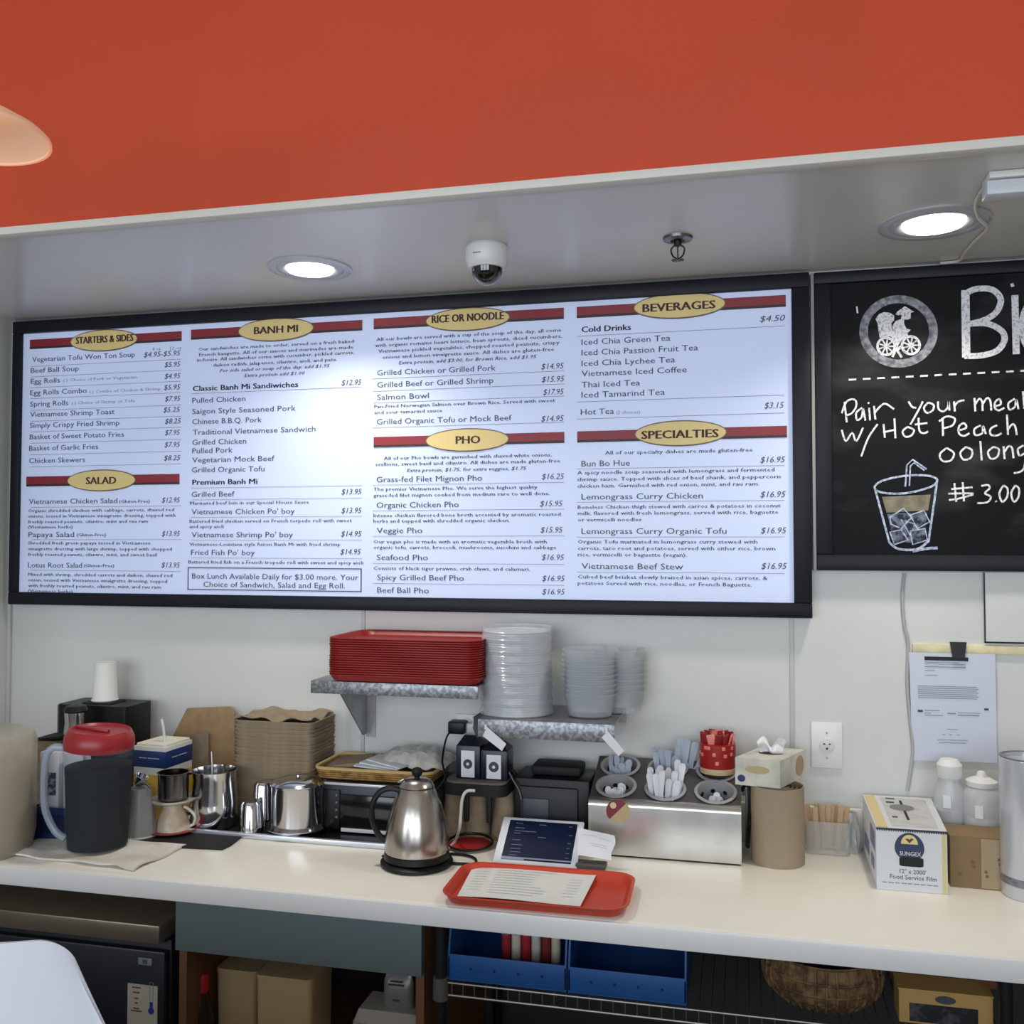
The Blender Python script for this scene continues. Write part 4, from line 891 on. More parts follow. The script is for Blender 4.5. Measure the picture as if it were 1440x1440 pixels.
# printer
yp = -.17; a = W(722, 1100, yp); b = W(829, 1100, yp); zt = W(780, 1096, yp).z
t = thing('receipt_printer', 'black receipt printer behind the tablet', 'printer', ((a.x+b.x)/2, yp+.08, ZC))
cx = (a.x+b.x)/2; w = b.x-a.x
obj('housing', MB().box2((a.x, yp, ZC), (b.x, -.03, zt), bev=.006), blk, t)
obj('paper_cover', MB().box2((a.x+.04, yp+.035, zt+.0005), (b.x-.03, -.04, zt+.026), bev=.008), blk_matte, t)
obj('front_face', MB().box2((a.x+.02, yp-.012, ZC+.01), (b.x-.03, yp-.0005, zt-.02), bev=.003), mat('printer_grey', (24, 25, 28), .5), t)
obj('front_window', MB().box2((a.x+.03, yp-.016, ZC+.02), (a.x+.1, yp-.0125, zt-.05), bev=.002), mat('printer_panel', (46, 54, 64), .4), t)
m = MB()
m.tube([W(712, 1075, -.13), W(722, 1085, -.13), W(733, 1100, -.14), W(742, 1112, -.145)], .005, 8, 5)
single('black_cable', m, blk, 'thick black cord dropping from the caddy to the receipt printer', 'cord')
single('thin_grey_cord', MB().tube([W(716, 1086, -.18), W(722, 1098, -.182), W(730, 1112, -.187), W(733, 1124, -.188)], .0018, 6, 4), grey_pl, 'thin grey cord beside the printer', 'cord')
# white cable in front of the cups, black cord loops and red disc
yl = -.3
pts = [W(668, 1112, -.256), W(656, 1113, -.262), W(650, 1124, -.27), W(648, 1145, -.28), W(646, 1165, -.29)]+[V((*T(640, 1188)[:2], ZC+.01)), V((*T(628, 1198)[:2], ZC+.006)), V((*T(612, 1204)[:2], ZC+.005))]
single('white_cable', MB().tube(pts, .0042, 8, 6), mat('cable_w', (206, 204, 198), .45), 'white cable curving down in front of the brown cups to the kettle', 'cable')
c = T(661, 1190, ZC); k = 1/ppm(c)
t = thing('red_dish', 'small red oval dish on the counter right of the kettle, ringed by black cord', 'dish', c)
obj('dish', MB().lathe(c, [(24*k, 0), (30*k, .004), (30*k, .007), (0, .006)], 40), mat('dish_red', (176, 34, 34), .4), t)
obj('pale_base', MB().lathe(c+V((0, -.003, 0)), [(27*k, 0), (28*k, .003), (0, .003)], 40), mat('dish_base', (214, 190, 170), .5), t)
m = MB(); P = [c+V((31.5*k*math.cos(a), 32*k*math.sin(a), .011+.004*math.sin(a))) for a in [2*PI*i/40 for i in range(41)]]
m.tube(P, .0034, 8)
m.tube([V((*T(x, y)[:2], ZC+.004)) for x, y in ((595, 1204), (630, 1203), (655, 1205), (668, 1210), (667, 1217), (645, 1217), (615, 1215), (600, 1212))], .0034, 8, 5)
single('black_cord_loop', m, blk, 'black kettle cord coiled around the red dish on the counter', 'cord')

# ================================================================== kettle
c = place(586, 1232, 52/582, ZC); k = 1/ppm(c)
t = thing('electric_kettle', 'brushed steel cone-shaped electric kettle with black handle and round black knob', 'kettle', c)
obj('power_base', MB().lathe(c, [(49*k, 0), (51*k, .003), (51*k, .009), (46*k, .014), (0, .014)], 48), blk, t)
c = c+V((0, 0, .0145))
obj('base_ring', MB().lathe(c, [(43*k, 0), (46*k, .004), (45.5*k, .018), (44.5*k, .02)], 48), blk, t)
sm = mat('kettle_steel', (186, 180, 172), .24, 1, bump=.02, bs=40, stretch=(1, 1, 25))
obj('body', MB().lathe(c, [(44.5*k, .0205), (45*k, .026), (44*k, 35*k), (40.5*k, 55*k), (34.5*k, 76*k), (26.5*k, 94*k), (24*k, 98*k), (24.5*k, 99*k), (23*k, 100*k)], 56), sm, t)
obj('lid', MB().lathe(c, [(24*k, 100.3*k), (24.5*k, 101*k), (21*k, 107*k), (14*k, 111*k), (0, 112*k)], 48), sm, t)
obj('lid_knob', MB().lathe(c, [(4*k, 111.5*k), (3.5*k, 113*k), (7*k, 116*k), (8*k, 120*k), (6*k, 125*k), (0, 127*k)], 24), blk, t)
L_ = -RH
H = lambda a, z: c+L_*(a*k)+V((0, 0, z*k))
obj('handle', MB().tube([H(25, 95), H(38, 97), H(52, 92), H(62, 76), H(63, 55), H(56, 36), H(46, 25), H(40, 27)], 4.2*k, 10, 6), blk, t)
obj('thumb_lever', MB().box(H(22, 108), (.02, .012, .005), rot=Matrix.Rotation(R(-28), 3, 'Y'), bev=.002), steel, t)
m = MB(); S_ = lambda a, z, y=0: c+(RH*.2+FH*.98)*(a*k)+V((0, 0, z*k)); m.tube([S_(20, 78), S_(30, 86), S_(37, 96)], 8*k, 10, 4, taper=(1.1, .5)); obj('spout', m, sm, t)
obj('base_tab', MB().box(c+L_*(49*k)+V((0, .03, -.005)), (.022, .01, .004), bev=.001), blk, t)

# ================================================================== tablet, receipt
BL, BR_, TLp = T(692, 1212, ZC+.004), T(811, 1219, ZC+.004), None
yb_ = (BL.y+BR_.y)/2; BL = W(692, 1211, yb_); BR_ = W(811, 1219, yb_)
BR_.z = BL.z = ZC+.004; BL = V((W(692, 1211, yb_).x, yb_, ZC+.003)); BR_ = V((W(811, 1219, yb_).x, yb_, ZC+.003))
tw = BR_.x-BL.x
best = None
for i in range(200):
    y = yb_+i*.0007; z = W(757, 1151, y).z; L2 = math.hypot(y-yb_, z-BL.z)
    if L2 >= .145: best = (y, z); break
    best = (y, z)
upv = V((0, best[0]-yb_, best[1]-BL.z)); LT = upv.length; upv.normalize(); nv = X.cross(upv).normalized()
mid = (BL+BR_)/2; Rt = Matrix((X, upv, nv)).transposed()
cc = mid+upv*(LT/2)-nv*.004
t = thing('tablet', 'white-bezelled tablet with a dark blue order screen leaning on the counter', 'tablet', mid)
obj('shell', MB().box(cc, (tw, LT, .007), rot=Rt, bev=.003), mat('tablet_white', (222, 226, 236), .3), t)
scr = obj('screen', MB().box(cc+nv*.0038+X*.002, (tw*.83, LT*.86, .0006), rot=Rt), mat('tablet_screen', (14, 24, 50), .15, emit=.15), t)
def tq(u, v, off=.0046): return cc+X*((u-.5)*tw*.83+.002)+upv*((.5-v)*LT*.86)+nv*off
m = MB()
for u0, u1, v in ((.1, .2, .07), (.45, .55, .08), (.88, .93, .08), (.1, .24, .19), (.1, .42, .27), (.1, .2, .33), (.1, .22, .5), (.46, .58, .4), (.1, .26, .62), (.1, .25, .72), (.1, .26, .8), (.1, .22, .88), (.9, .95, .3), (.9, .95, .5), (.9, .95, .62), (.9, .95, .75), (.9, .95, .86)):
    m.poly([tq(u0, v), tq(u1, v), tq(u1, v+.016), tq(u0, v+.016)])
obj('printed_screen_rows', m, mat('screen_rows', (70, 82, 110), .5, emit=.3), t, smooth=0)
m = MB(); m.poly([tq(0, .965), tq(.33, .965), tq(.33, 1), tq(0, 1)]); m.poly([tq(0, .93), tq(1, .93), tq(1, .965), tq(0, .965)]); obj('bottom_bar', m, mat('screen_bar', (110, 122, 146), .4, emit=.2), t, smooth=0)
sp = cc-nv*.006; obj('stand', MB().prism([V((mid.x-.03, yb_+.03, ZC)), V((mid.x-.03, best[0]-.01, ZC)), V((mid.x-.03, best[0]-.02, best[1]-.025)), ], (.06, 0, 0)), grey_pl, t)
obj('dock', MB().box2((BR_.x-.005, yb_+.004, ZC), (BR_.x+.07, yb_+.045, ZC+.012), bev=.003), mat('dock_dark', (88, 86, 82), .5), t)
Q = [W(813, 1164, yb_+.04), W(864, 1175, yb_+.03), W(861, 1210, yb_+.012), W(812, 1202, yb_+.012)]
Q[2].z = max(Q[2].z, ZC+.002)
def rc(u, v):
    p = Q[0].lerp(Q[1], u).lerp(Q[3].lerp(Q[2], u), v); return p+V((.004*math.sin(v*6)*u, .008*math.sin(u*3.1)*math.sin(v*3.1), 0))
t = thing('receipt', 'white paper receipt curling out beside the right edge of the tablet', 'receipt', (Q[2]+Q[3])/2)
obj('slip', MB().grid(rc, 8, 8, .0005), paper, t)
obj('printed_lines', lines_on(rc, [(.1, .5, .2, .02), (.55, .9, .25, .02), (.3, .8, .5, .02), (.4, .85, .58, .02)]), mat('faint_ink', (190, 193, 196), .8), t, smooth=0)

# ================================================================== red tray with order sheet
p = [T(x, y, ZC+.02) for x, y in ((619, 1261), (884, 1286), (893, 1229), (652, 1214))]
c = sum(p, V())/4; ex = ((p[1]-p[0])+(p[2]-p[3])); rz = math.atan2(ex.y, ex.x); w = ((p[1]-p[0]).length+(p[2]-p[3]).length)/2; d = ((p[3]-p[0]).length+(p[2]-p[1]).length)/2
c.z = ZC; Rm = Matrix.Rotation(rz, 3, 'Z'); shear = ((p[3]-p[0])+(p[2]-p[1]))/2; sh = (Rm.inverted() @ shear)
print('tray', w, d, math.degrees(rz), sh)
def ring(g, z): return [c+Rm @ V((q[0], q[1], z)) for q in rrect(w+2*g, sh.y+2*g, .05+g, 8)]
t = thing('serving_tray', 'bright red serving tray lying on the counter in front of the tablet', 'tray', c)
obj('tray_base', MB().loft([ring(-.028, 0), ring(-.014, .003), ring(-.003, .02), ring(.001, .022), ring(.001, .0245), ring(-.006, .0235), ring(-.018, .006), ring(-.032, .003)]), tray_red, t)
PP = [T(667, 1216, ZC+.012), T(841, 1225, ZC+.018), T(816, 1274, ZC+.008), T(643, 1261, ZC+.008)]
def sh_(u, v):
    q = PP[0].lerp(PP[1], u).lerp(PP[3].lerp(PP[2], u), v); return V((q.x, q.y, q.z+.002*math.sin(u*5)+.0015))
t = thing('order_sheet', 'white paper sheet with faint print lying in the red serving tray', 'paper', (PP[0]+PP[2])/2)
obj('sheet', MB().grid(sh_, 10, 8, .0006), mat('sheet_paper', (224, 226, 222), .8), t)
rows_ = [(.22+.0*i, .5+.2*random.random(), .1+.075*i, .012) for i in range(11)]+[(.05, .16, .15+.08*i, .01) for i in range(9)]+[(.82, .92, .3+.08*i, .01) for i in range(7)]
obj('printed_lines', lines_on(sh_, rows_, V((0, 0, .0012))), mat('sheet_print', (208, 212, 210), .8), t, smooth=0)
# ================================================================== cutlery holder
yh = -.235; xl = T(826, 1205).x; xr = T(1043, 1220).x; zf = W(935, 1129, yh).z; ybk = -.035; zbk = W(848, 1063, ybk).z
t = thing('cutlery_holder', 'stainless slanted cutlery holder with six round wells on the counter', 'cutlery holder', ((xl+xr)/2, (yh+ybk)/2, ZC))
z0 = ZC+.004
m = MB()
rb = .018
fp = [(yh, z0)]+[(yh+rb-rb*math.cos(R(a)), zf-rb+rb*math.sin(R(a))) for a in range(0, 91, 15)]
front = [[V((x, y, z)) for y, z in fp] for x in (xl, xr)]
for i in range(len(fp)-1): m.poly([front[0][i], front[1][i], front[1][i+1], front[0][i+1]])
side = fp+[(ybk, zbk), (ybk, z0)]
m.poly([V((xl, y, z)) for y, z in side]); m.poly([V((xr, y, z)) for y, z in side][::-1]); m.poly([V((xl, ybk, z0)), V((xl, ybk, zbk)), V((xr, ybk, zbk)), V((xr, ybk, z0))])
bmesh.ops.remove_doubles(m.bm, verts=m.bm.verts, dist=1e-5)
obj('holder_body', m, mat('holder_steel', (186, 184, 178), .26, .95, var=.08, vs=14, bump=.05, bs=14), t)
ts = V((0, yh+rb, zf)); te = V((0, ybk, zbk)); sl = (te-ts); SL = sl.length; sl.normalize(); pn = X.cross(sl).normalized()
def tp(u, v, h=0): return V((xl+(xr-xl)*u, 0, 0))+ts+sl*(SL*v)+pn*h
RW = .047; m = MB(); wells = []
for r_ in range(2):
    for q_ in range(3):
        u0, u1, v0, v1 = q_/3, (q_+1)/3, r_/2, (r_+1)/2; cc = tp((u0+u1)/2, (v0+v1)/2); wells.append(cc); n = 32
        hu, hv = (xr-xl)/6, SL/4; ci = []; sq = []
        for i in range(n):
            a = 2*PI*i/n+PI/4; cx_, sy_ = math.cos(a), math.sin(a); ci.append(cc+X*RW*cx_+sl*RW*sy_)
            k_ = 1/max(abs(cx_), abs(sy_)); sq.append(cc+X*hu*cx_*k_+sl*hv*sy_*k_)
        for i in range(n): j = (i+1) % n; m.poly([ci[i], ci[j], sq[j], sq[i]])
bmesh.ops.remove_doubles(m.bm, verts=m.bm.verts, dist=1e-5)
obj('top_plate', m, mat('plate_dark', (88, 86, 84), .4, .7, var=.2, vs=20), t)
obj('base_gap', MB().box2((xl+.004, yh+.004, ZC), (xr-.004, ybk, z0)), blk, t)
Rw = Matrix((X, sl, pn)).transposed()
for w_i, cc in enumerate(wells):
    if w_i != 0 and 0: pass
    wl = obj('well', MB().lathe(cc, [(RW, .001), (RW+.006, .002), (RW+.007, .005), (RW-.001, .006), (RW-.003, 0), (RW-.006, -.07), (0, -.075)], 32, caps=False, rot=Rw), mat('well_steel', (176, 176, 178), .4, .5), t)
    hm = MB()
    for a in range(8):
        an = 2*PI*a/8+.2; q = cc+Rw @ V(((RW-.0052)*math.cos(an), (RW-.0052)*math.sin(an), -.022))
        hm.lathe(q, [(.006, 0), (.006, .0008)], 12, rot=Matrix.Rotation(0, 3, 'X') @ V((0, 0, 1)).rotation_difference(-(q-(cc-pn*.022)).normalized()).to_matrix())
    h_ = obj('drain_holes', hm, blk, wl); h_['kind'] = 'stuff'
# round sticker on the front
m = MB(); Rx = Matrix.Rotation(R(90), 3, 'X'); q = V((W(869, 1131, yh).x, yh-.0005, zf-.028)); m.lathe(q, [(.03, 0), (.03, .0012)], 36, rot=Rx); stk = obj('round_sticker', m, mat('sticker_tan', (190, 164, 120), .5), t)
P = [q+V((.0302*math.cos(R(a)), -.0018, .0302*math.sin(R(a)))) for a in range(45, 231, 12)]; m = MB(); m.prism(P, (0, .0006, 0)); obj('maroon_half', m, mat('sticker_maroon', (122, 38, 56), .5), stk)
m = MB(); m.lathe(q+V((-.012, -.0018, .014)), [(.008, 0), (.008, .0008)], 20, rot=Rx); obj('sticker_dot', m, mat('sticker_cream', (220, 196, 150), .5), stk)
# plastic cutlery: one spoon-ended mesh per kind, handles up
def blade(L_, wt, wb, th, name, m_, label, group, loc, rot):
    m = MB(); pts = []
    prof = [(-L_, wb*.3), (-L_+.01, wb*.8), (-L_+.03, wb), (-L_+.05, wb*.6), (-.07, wt*.55), (-.02, wt*.9), (-.008, wt), (-.002, wt*.75), (0, wt*.35)]
    rings = [[V((sx*w_/2, sy*th/2+(.0012 if abs(sx) < .6 else 0), z)) for sx, sy in ((-1, -1), (0, -.6), (1, -1), (1, 1), (0, 1.2), (-1, 1))] for z, w_ in prof]
    m.loft(rings); o = single(name, m, m_, label, 'cutlery', group, origin=(0, 0, 0)); o.location = loc; o.rotation_euler = rot; return o
clr = mat('clear_cutlery', (196, 206, 222), .12, alpha=.75, coat=.5); wcu = mat('white_cutlery', (226, 228, 234), .3)
specs = [  # well, count, protrusion range, tilt, material, group text
 (0, 10, (-.014, .006), .22, wcu, 'white plastic spoon handle lying low in the front left well', 'cutlery in the front left well', 'plastic_spoon'),
 (1, 15, (.025, .07), .2, wcu, 'white plastic fork handle in the crowded front middle well', 'cutlery in the front middle well', 'plastic_fork'),
 (2, 8, (-.026, -.008), .16, wcu, 'white plastic knife tip low in the front right well', 'cutlery in the front right well', 'plastic_knife'),
 (3, 15, (-.002, .03), .2, clr, 'clear plastic spoon in the rear left well', 'cutlery in the rear left well', 'clear_spoon'),
 (4, 9, (.035, .065), .24, clr, 'long clear plastic fork standing tall in the rear middle well', 'cutlery in the rear middle well', 'clear_fork')]
for wi, n, pr_, tl_, mt, lb, gp, nm in specs:
    first = None
    for i in range(n):
        an = 2*PI*i/n+random.uniform(-.2, .2); rr_ = RW*(.5 if i % 3 else .25) if wi != 1 else RW*(.74 if i % 3 else .35)
        q = wells[wi]+Rw @ V((rr_*math.cos(an)*.95, rr_*math.sin(an)*.8, 0)); tp_ = q+V((0, 0, 1))*random.uniform(*pr_)
        tp_ += V((math.cos(an), math.sin(an), 0))*max(0, (tp_-q).z)*tl_
        rot = (random.uniform(-.1, .1)-tl_*math.sin(an)*.6, tl_*math.cos(an)*.6, random.uniform(-.5, .5) if wi == 1 else random.uniform(-1, 1))
        Lh = .1 if pr_[1] > .02 else .07
        if first is None: first = blade(Lh if pr_[1] < .05 else .12, .0175, .022, .0016, nm, mt, lb, gp, tp_, rot)
        else: dup(first, tp_, rot)
for i, dx in enumerate((0, .011, .026, .044)):
    q = wells[4]+V((.034+dx, .01, .012)); tp_ = q+V((dx*.55, 0, .075-dx*.5))
    o_ = blade(.11, .02, .022, .0016, 'clear_knife', clr, 'clear plastic knife fanned out in front of the red tin', 'clear knives beside the red tin', tp_, (0, dx*6, 0)) if i == 0 else dup(o_, tp_, (0, dx*9, .1))
# red tin on the rear right well
c = wells[5]+pn*.0062+V((0, -.004, .008)); k = 1/ppm(c); c = V((W(1009, 1080, c.y).x, c.y, c.z))
t = thing('red_patterned_tin', 'red patterned round tin with frilly red wrappers on the rear right of the cutlery holder', 'tin', c)
r = 25*k; h = 34*k
obj('tin_body', MB().lathe(c, [(r*.96, .002), (r, .006), (r, h), (r*.9, h+.002), (0, h+.001)], 36), mat('tin_red', (158, 26, 28), .4), t)
obj('pale_base', MB().lathe(c, [(r*.97, -.012), (r*1.0, -.002), (r*.99, .0025)], 36), mat('tin_base', (198, 170, 132), .5), t)
pink = mat('tin_pink', (222, 130, 116), .5); cr_m = mat('tin_crimson', (140, 30, 34), .45)
for i in range(12):
    a = -PI*.95+i*PI*.9/6+.3*(i // 7); z = (.2+.3*(i % 3))*h
    if i >= 7: z = (.8-.25*(i % 2))*h; a = -PI+(i-6.3)*PI/6
    q = c+V((r*1.003*math.cos(a), r*1.003*math.sin(a), z+.006)); obj('motif', MB().box(q, (.001, .009, .009), rz=a, bev=.0004), pink, t)
for i in range(13):
    a = 2*PI*i/13; q = c+V((r*.82*math.cos(a), r*.82*math.sin(a), h+.012))
    rt_ = Matrix.Rotation(a+.3, 3, 'Z') @ Matrix.Rotation(random.uniform(-.35, .35), 3, 'X') @ Matrix.Rotation(random.uniform(0, .4), 3, 'Y')
    obj('wrapper', MB().box(q, (.004, .022, .028+.008*random.random()), rot=rt_, bev=.001), pink if i % 3 == 0 else cr_m, t)
for i in range(6):
    a = 2*PI*i/6; obj('wrapper', MB().box(c+V((r*.35*math.cos(a), r*.35*math.sin(a), h+.014)), (.004, .02, .03), rot=Matrix.Rotation(a, 3, 'Z') @ Matrix.Rotation(.2*(-1)**i, 3, 'X'), bev=.001), cr_m if i % 2 else pink, t)
# straps between holder and kraft roll
single('black_strap', MB().tube([W(1043, 1112, -.13), W(1048, 1104, -.14), W(1054, 1110, -.15), W(1055, 1140, -.16), W(1053, 1165, -.17), V((*T(1052, 1194)[:2], ZC+.006))], .005, 8, 6), blk, 'black bent strap between the cutlery holder and the brown paper roll', 'strap')
single('grey_strap', MB().tube([W(1045, 1118, -.13), W(1050, 1113, -.135), W(1050, 1150, -.14), V((*T(1050, 1192)[:2], ZC+.004))], .004, 8, 5), grey_pl, 'thin grey rod behind the black bent strap', 'rod')

# ================================================================== kraft roll with tissue box
c = place(1094, 1222, .064, ZC); k = 1/ppm(c); r = 36.5*k; h = W(1094, 1103, c.y).z-ZC
t = thing('kraft_roll', 'upright roll of brown kraft paper under the tissue box', 'roll', c)
m = MB(); m.lathe(c, [(r, 0), (r, h), (r-.003, h), (r-.004, h-.03), (.02, h-.03), (.02, h-.001), (.014, h-.001), (.014, h-.06), (0, h-.06)], 48); obj('rolled_paper', m, mat('roll_kraft', (150, 134, 112), .8, var=.06, vs=6), t)
sp = [c+V(((r-.004-i*.0006)*math.cos(i*.35), (r-.004-i*.0006)*math.sin(i*.35), h-.02)) for i in range(60)]
m = MB()
for a, b in zip(sp, sp[1:]): m.poly([a, b, b+V((0, 0, .0195)), a+V((0, 0, .0195))])
obj('paper_edge', m, MATS['roll_kraft'], t)
zr = ZC+h+.001
A_, B_, C_ = T(1034, 1103, zr), T(1097, 1109, zr), T(1133, 1091, zr); D_ = A_+C_-B_; hb = W(1097, 1070, B_.y).z-zr
t = thing('tissue_box', 'patterned white tissue box with a tissue pulled up, on the kraft roll', 'tissue box', (A_+C_)/2)
m = MB(); m.prism([A_, B_, C_, D_], (0, 0, hb)); obj('box_body', m, mat('tissue_box', (208, 206, 192), .4, c2=(168, 166, 158), vs=16, contrast=(.4, .75)), t)
ux = (B_-A_).normalized(); uy = (C_-B_).normalized(); n1 = ux.cross(Z3)
m = MB(); q = (A_+B_)/2+n1*.0006+V((0, 0, hb*.6)); w_ = (B_-A_).length
E_ = [q+ux*(w_*.28*math.cos(a))+Z3*(hb*.14*math.sin(a)) for a in [2*PI*i/24 for i in range(24)]]; m.poly(E_); obj('gold_emblem', m, mat('emblem_gold', (176, 162, 118), .4), t, smooth=0)
m = MB(); q = A_+ux*w_*.14+n1*.0008+V((0, 0, hb*.25)); m.poly([q+ux*(w_*.09*math.cos(a))+Z3*(hb*.13*math.sin(a)) for a in [2*PI*i/20 for i in range(20)]]); obj('navy_spot', m, navy, t, smooth=0)
m = MB(); n2 = uy.cross(Z3); ln = (C_-B_).length; q = B_+uy*ln*.76+n2*.0006+V((0, 0, hb*.5)); m.poly([q+uy*(ln*.16*math.cos(a))+Z3*(hb*.38*math.sin(a)) for a in [2*PI*i/20 for i in range(20)]]); obj('brown_leaf_print', m, mat('leaf_brown', (168, 142, 110), .5), t, smooth=0)
oc = (A_+C_)/2+V((0, 0, hb)); m = MB(); m.poly([oc+ux*.03*math.cos(a)+uy*.02*math.sin(a)+V((0, 0, .0006)) for a in [2*PI*i/24 for i in range(24)]]); obj('opening', m, blk_matte, t, smooth=0)
def tis(u, v):
    a = (u-.5)*2; p = oc+ux*(a*.026*(1+v*.35))+uy*(.01*math.sin(u*7))
    return p+V((0, .006*math.sin(v*6+u*4), v*.036*(.75+.35*math.sin(u*9))))
obj('tissue', MB().grid(tis, 22, 8, .001), mat('tissue_white', (232, 233, 232), .9), t)

# ================================================================== tub of kraft-wrapped cutlery and bag
c = place(1162, 1204, .05, ZC); k = 1/ppm(c)
t = thing('clear_tub', 'clear open tub holding brown wrapped cutlery beside the kraft roll', 'tub', c)
obj('tub_wall', MB().rbox(c, 62*k, .085, 0, 46*k, .015, n=4, flare=.006, hollow=.002), mat('tub_clear', (206, 206, 200), .12, alpha=.3), t)
wk_ = mat('wrap_kraft', (176, 150, 118), .8, var=.1, vs=30)
wr = None
for i in range(10):
    x = (-.045+.0095*i); tl_ = -.25+.055*i+random.uniform(-.06, .06); L_ = .105+.01*random.random()
    q = c+V((x*.9, random.uniform(-.025, .025), .008))
    if wr is None:
        m = MB(); m.box(q+V((0, 0, .055)), (.014, .004, .11), bev=.0012); wr = single('wrapped_cutlery', m, wk_, 'brown paper-wrapped cutlery set leaning in the clear tub', 'cutlery', 'wrapped cutlery sets in the tub', origin=q); wr.rotation_euler = (0, tl_*.6, .2)
    else: dup(wr, q, (random.uniform(-.05, .05), tl_*.6, random.uniform(-.6, .6)))
c = place(1199, 1200, .02, ZC)
def pb(u, v):
    a = u*2*PI; r_ = .019*(1-.5*v*v)*(1+.18*math.sin(5*a+v*8)+.1*math.sin(9*a))
    return c+V((r_*math.cos(a), r_*1.4*math.sin(a), v*.1))
single('plastic_bag', MB().grid(pb, 30, 10), mat('bag_film', (206, 208, 208), .2, alpha=.6), 'small crumpled clear plastic bag between the tub and the film box', 'bag')

# ================================================================== film box
FL, FR_ = T(1233, 1250, ZC), T(1333, 1258, ZC); hb = W(1233, 1163, FL.y).z-ZC; zt = ZC+hb
BLt, BRt = T(1212, 1115, zt), T(1305, 1117, zt); bl = V((BLt.x, BLt.y, ZC)); br_ = V((BRt.x, BRt.y, ZC))
# keep the long edges clear of the backsplash
for p_ in (bl, br_): p_.y = min(p_.y, -.024)
t = thing('film_box', 'long white cutter box of food service film pointing away from the viewer', 'box', (FL+br_)/2)
obj('box_body', MB().prism([FL, FR_, br_, bl], (0, 0, hb)), mat('box_white', (214, 216, 220), .5), t)
ux = (FR_-FL).normalized(); uy = (bl-FL).normalized(); n1 = ux.cross(Z3); WB = (FR_-FL).length; LB = (bl-FL).length
f = lambda u, v, o=.0008: FL+ux*(WB*u)+n1*o+Z3*(hb*v)
g = lambda u, v, o=.0008: FL.lerp(FR_, u).lerp(bl.lerp(br_, u), v)+Z3*(hb+o)
s_ = lambda u, v, o=.0008: FL.lerp(bl, u)-ux*o+Z3*(hb*v)
def quad(fn, u0, v0, u1, v1, o=.0008): return MB().poly([fn(u0, v0, o), fn(u1, v0, o), fn(u1, v1, o), fn(u0, v1, o)])
ylw = mat('edge_yellow', (214, 196, 140), .5)
obj('yellow_edge_strip', quad(f, .93, .01, .985, .97), ylw, t, smooth=0)
obj('yellow_top_strip', quad(g, .02, .01, .17, .98), ylw, t, smooth=0)
obj('black_top_stripe', quad(g, .5, .25, .54, .85), blk_matte, t, smooth=0)
obj('top_panel', quad(g, .24, .06, .9, .93, .0005), mat('top_grey', (196, 196, 192), .5, c2=(160, 162, 160), vs=25, contrast=(.5, .8)), t, smooth=0)
m = MB(); m.poly([g(.5+.18*math.cos(a), .62+.1*math.sin(a), .001) for a in [2*PI*i/28 for i in range(28)]]); obj('top_emblem', m, mat('emblem_grey', (120, 120, 122), .5), t, smooth=0)
m = MB()
for a in ((.3, .3, .38, .34), (.3, .75, .42, .8), (.32, .88, .45, .92)): m.poly([g(a[0], a[1], .001), g(a[2], a[1], .001), g(a[2], a[3], .001), g(a[0], a[3], .001)])
obj('printed_top_marks', m, ink, t, smooth=0)
m = MB(); N_ = 30
for i in range(N_): m.poly([f(i/N_, .975, .002), f((i+1)/N_, .975, .002), f((i+.5)/N_, .945, .002)])
m.poly([f(0, 1.0, .002), f(1, 1.0, .002), f(1, .975, .002), f(0, .975, .002)]); obj('cutter_blade', m, mat('blade', (84, 86, 98), .3, .8), t, smooth=0)
# logo
m = MB(); m.poly([f(.47+.21*math.cos(a), .69+(.25 if math.sin(a) > 0 else .2)*math.sin(a)) for a in [2*PI*i/40 for i in range(40)]]); obj('logo_dome', m, mat('logo_navy', (44, 58, 92), .5), t, smooth=0)
m = MB(); m.poly([f(.47+.12*math.cos(a), .76+.15*math.sin(a), .0012) for a in [PI*i/20 for i in range(21)]]); obj('logo_sun', m, mat('logo_gold', (226, 204, 140), .5), t, smooth=0)
m = MB(); m.poly([f(*p, .0016) for p in ((.41, .84), (.45, .85), (.47, .83), (.5, .86), (.53, .84), (.49, .8), (.47, .77), (.45, .8))]); obj('logo_bird', m, mat('logo_brown', (84, 60, 40), .5), t, smooth=0)
m = MB(); m.poly([f(.495+.17*max(-1, min(1, 1.35*math.cos(a))), .475+.075*max(-1, min(1, 1.2*math.sin(a))), .0012) for a in [2*PI*i/40 for i in range(40)]]); obj('logo_pill', m, blk_matte, t, smooth=0)
m = MB(); text(m, 'SUNGEX', f(.33, .575, .0018), ux, Z3, WB*.3, hb*.065); obj('logo_lettering', m, paper, t, smooth=0)
m = MB(); text(m, '12" x 2000\'', f(.33, .285), ux, Z3, WB*.37, hb*.07); text(m, 'Food Service Film', f(.19, .19), ux, Z3, WB*.66, hb*.07); obj('printed_name', m, ink, t, smooth=0)
m = MB()
for i in range(9): m.poly([f(.08+i*.09, .115), f(.145+i*.09+.01*(i % 2), .115), f(.145+i*.09+.01*(i % 2), .13), f(.08+i*.09, .13)])
obj('printed_small_line', m, ink_l, t, smooth=0)
m = MB()
for a in ((.1, .55, .4, .85), (.5, .2, .85, .45), (.15, .2, .35, .4)): m.poly([s_(a[0], a[1]), s_(a[2], a[1]), s_(a[2], a[3]), s_(a[0], a[3])])
obj('printed_side', m, mat('side_blue', (120, 130, 158), .5), t, smooth=0)

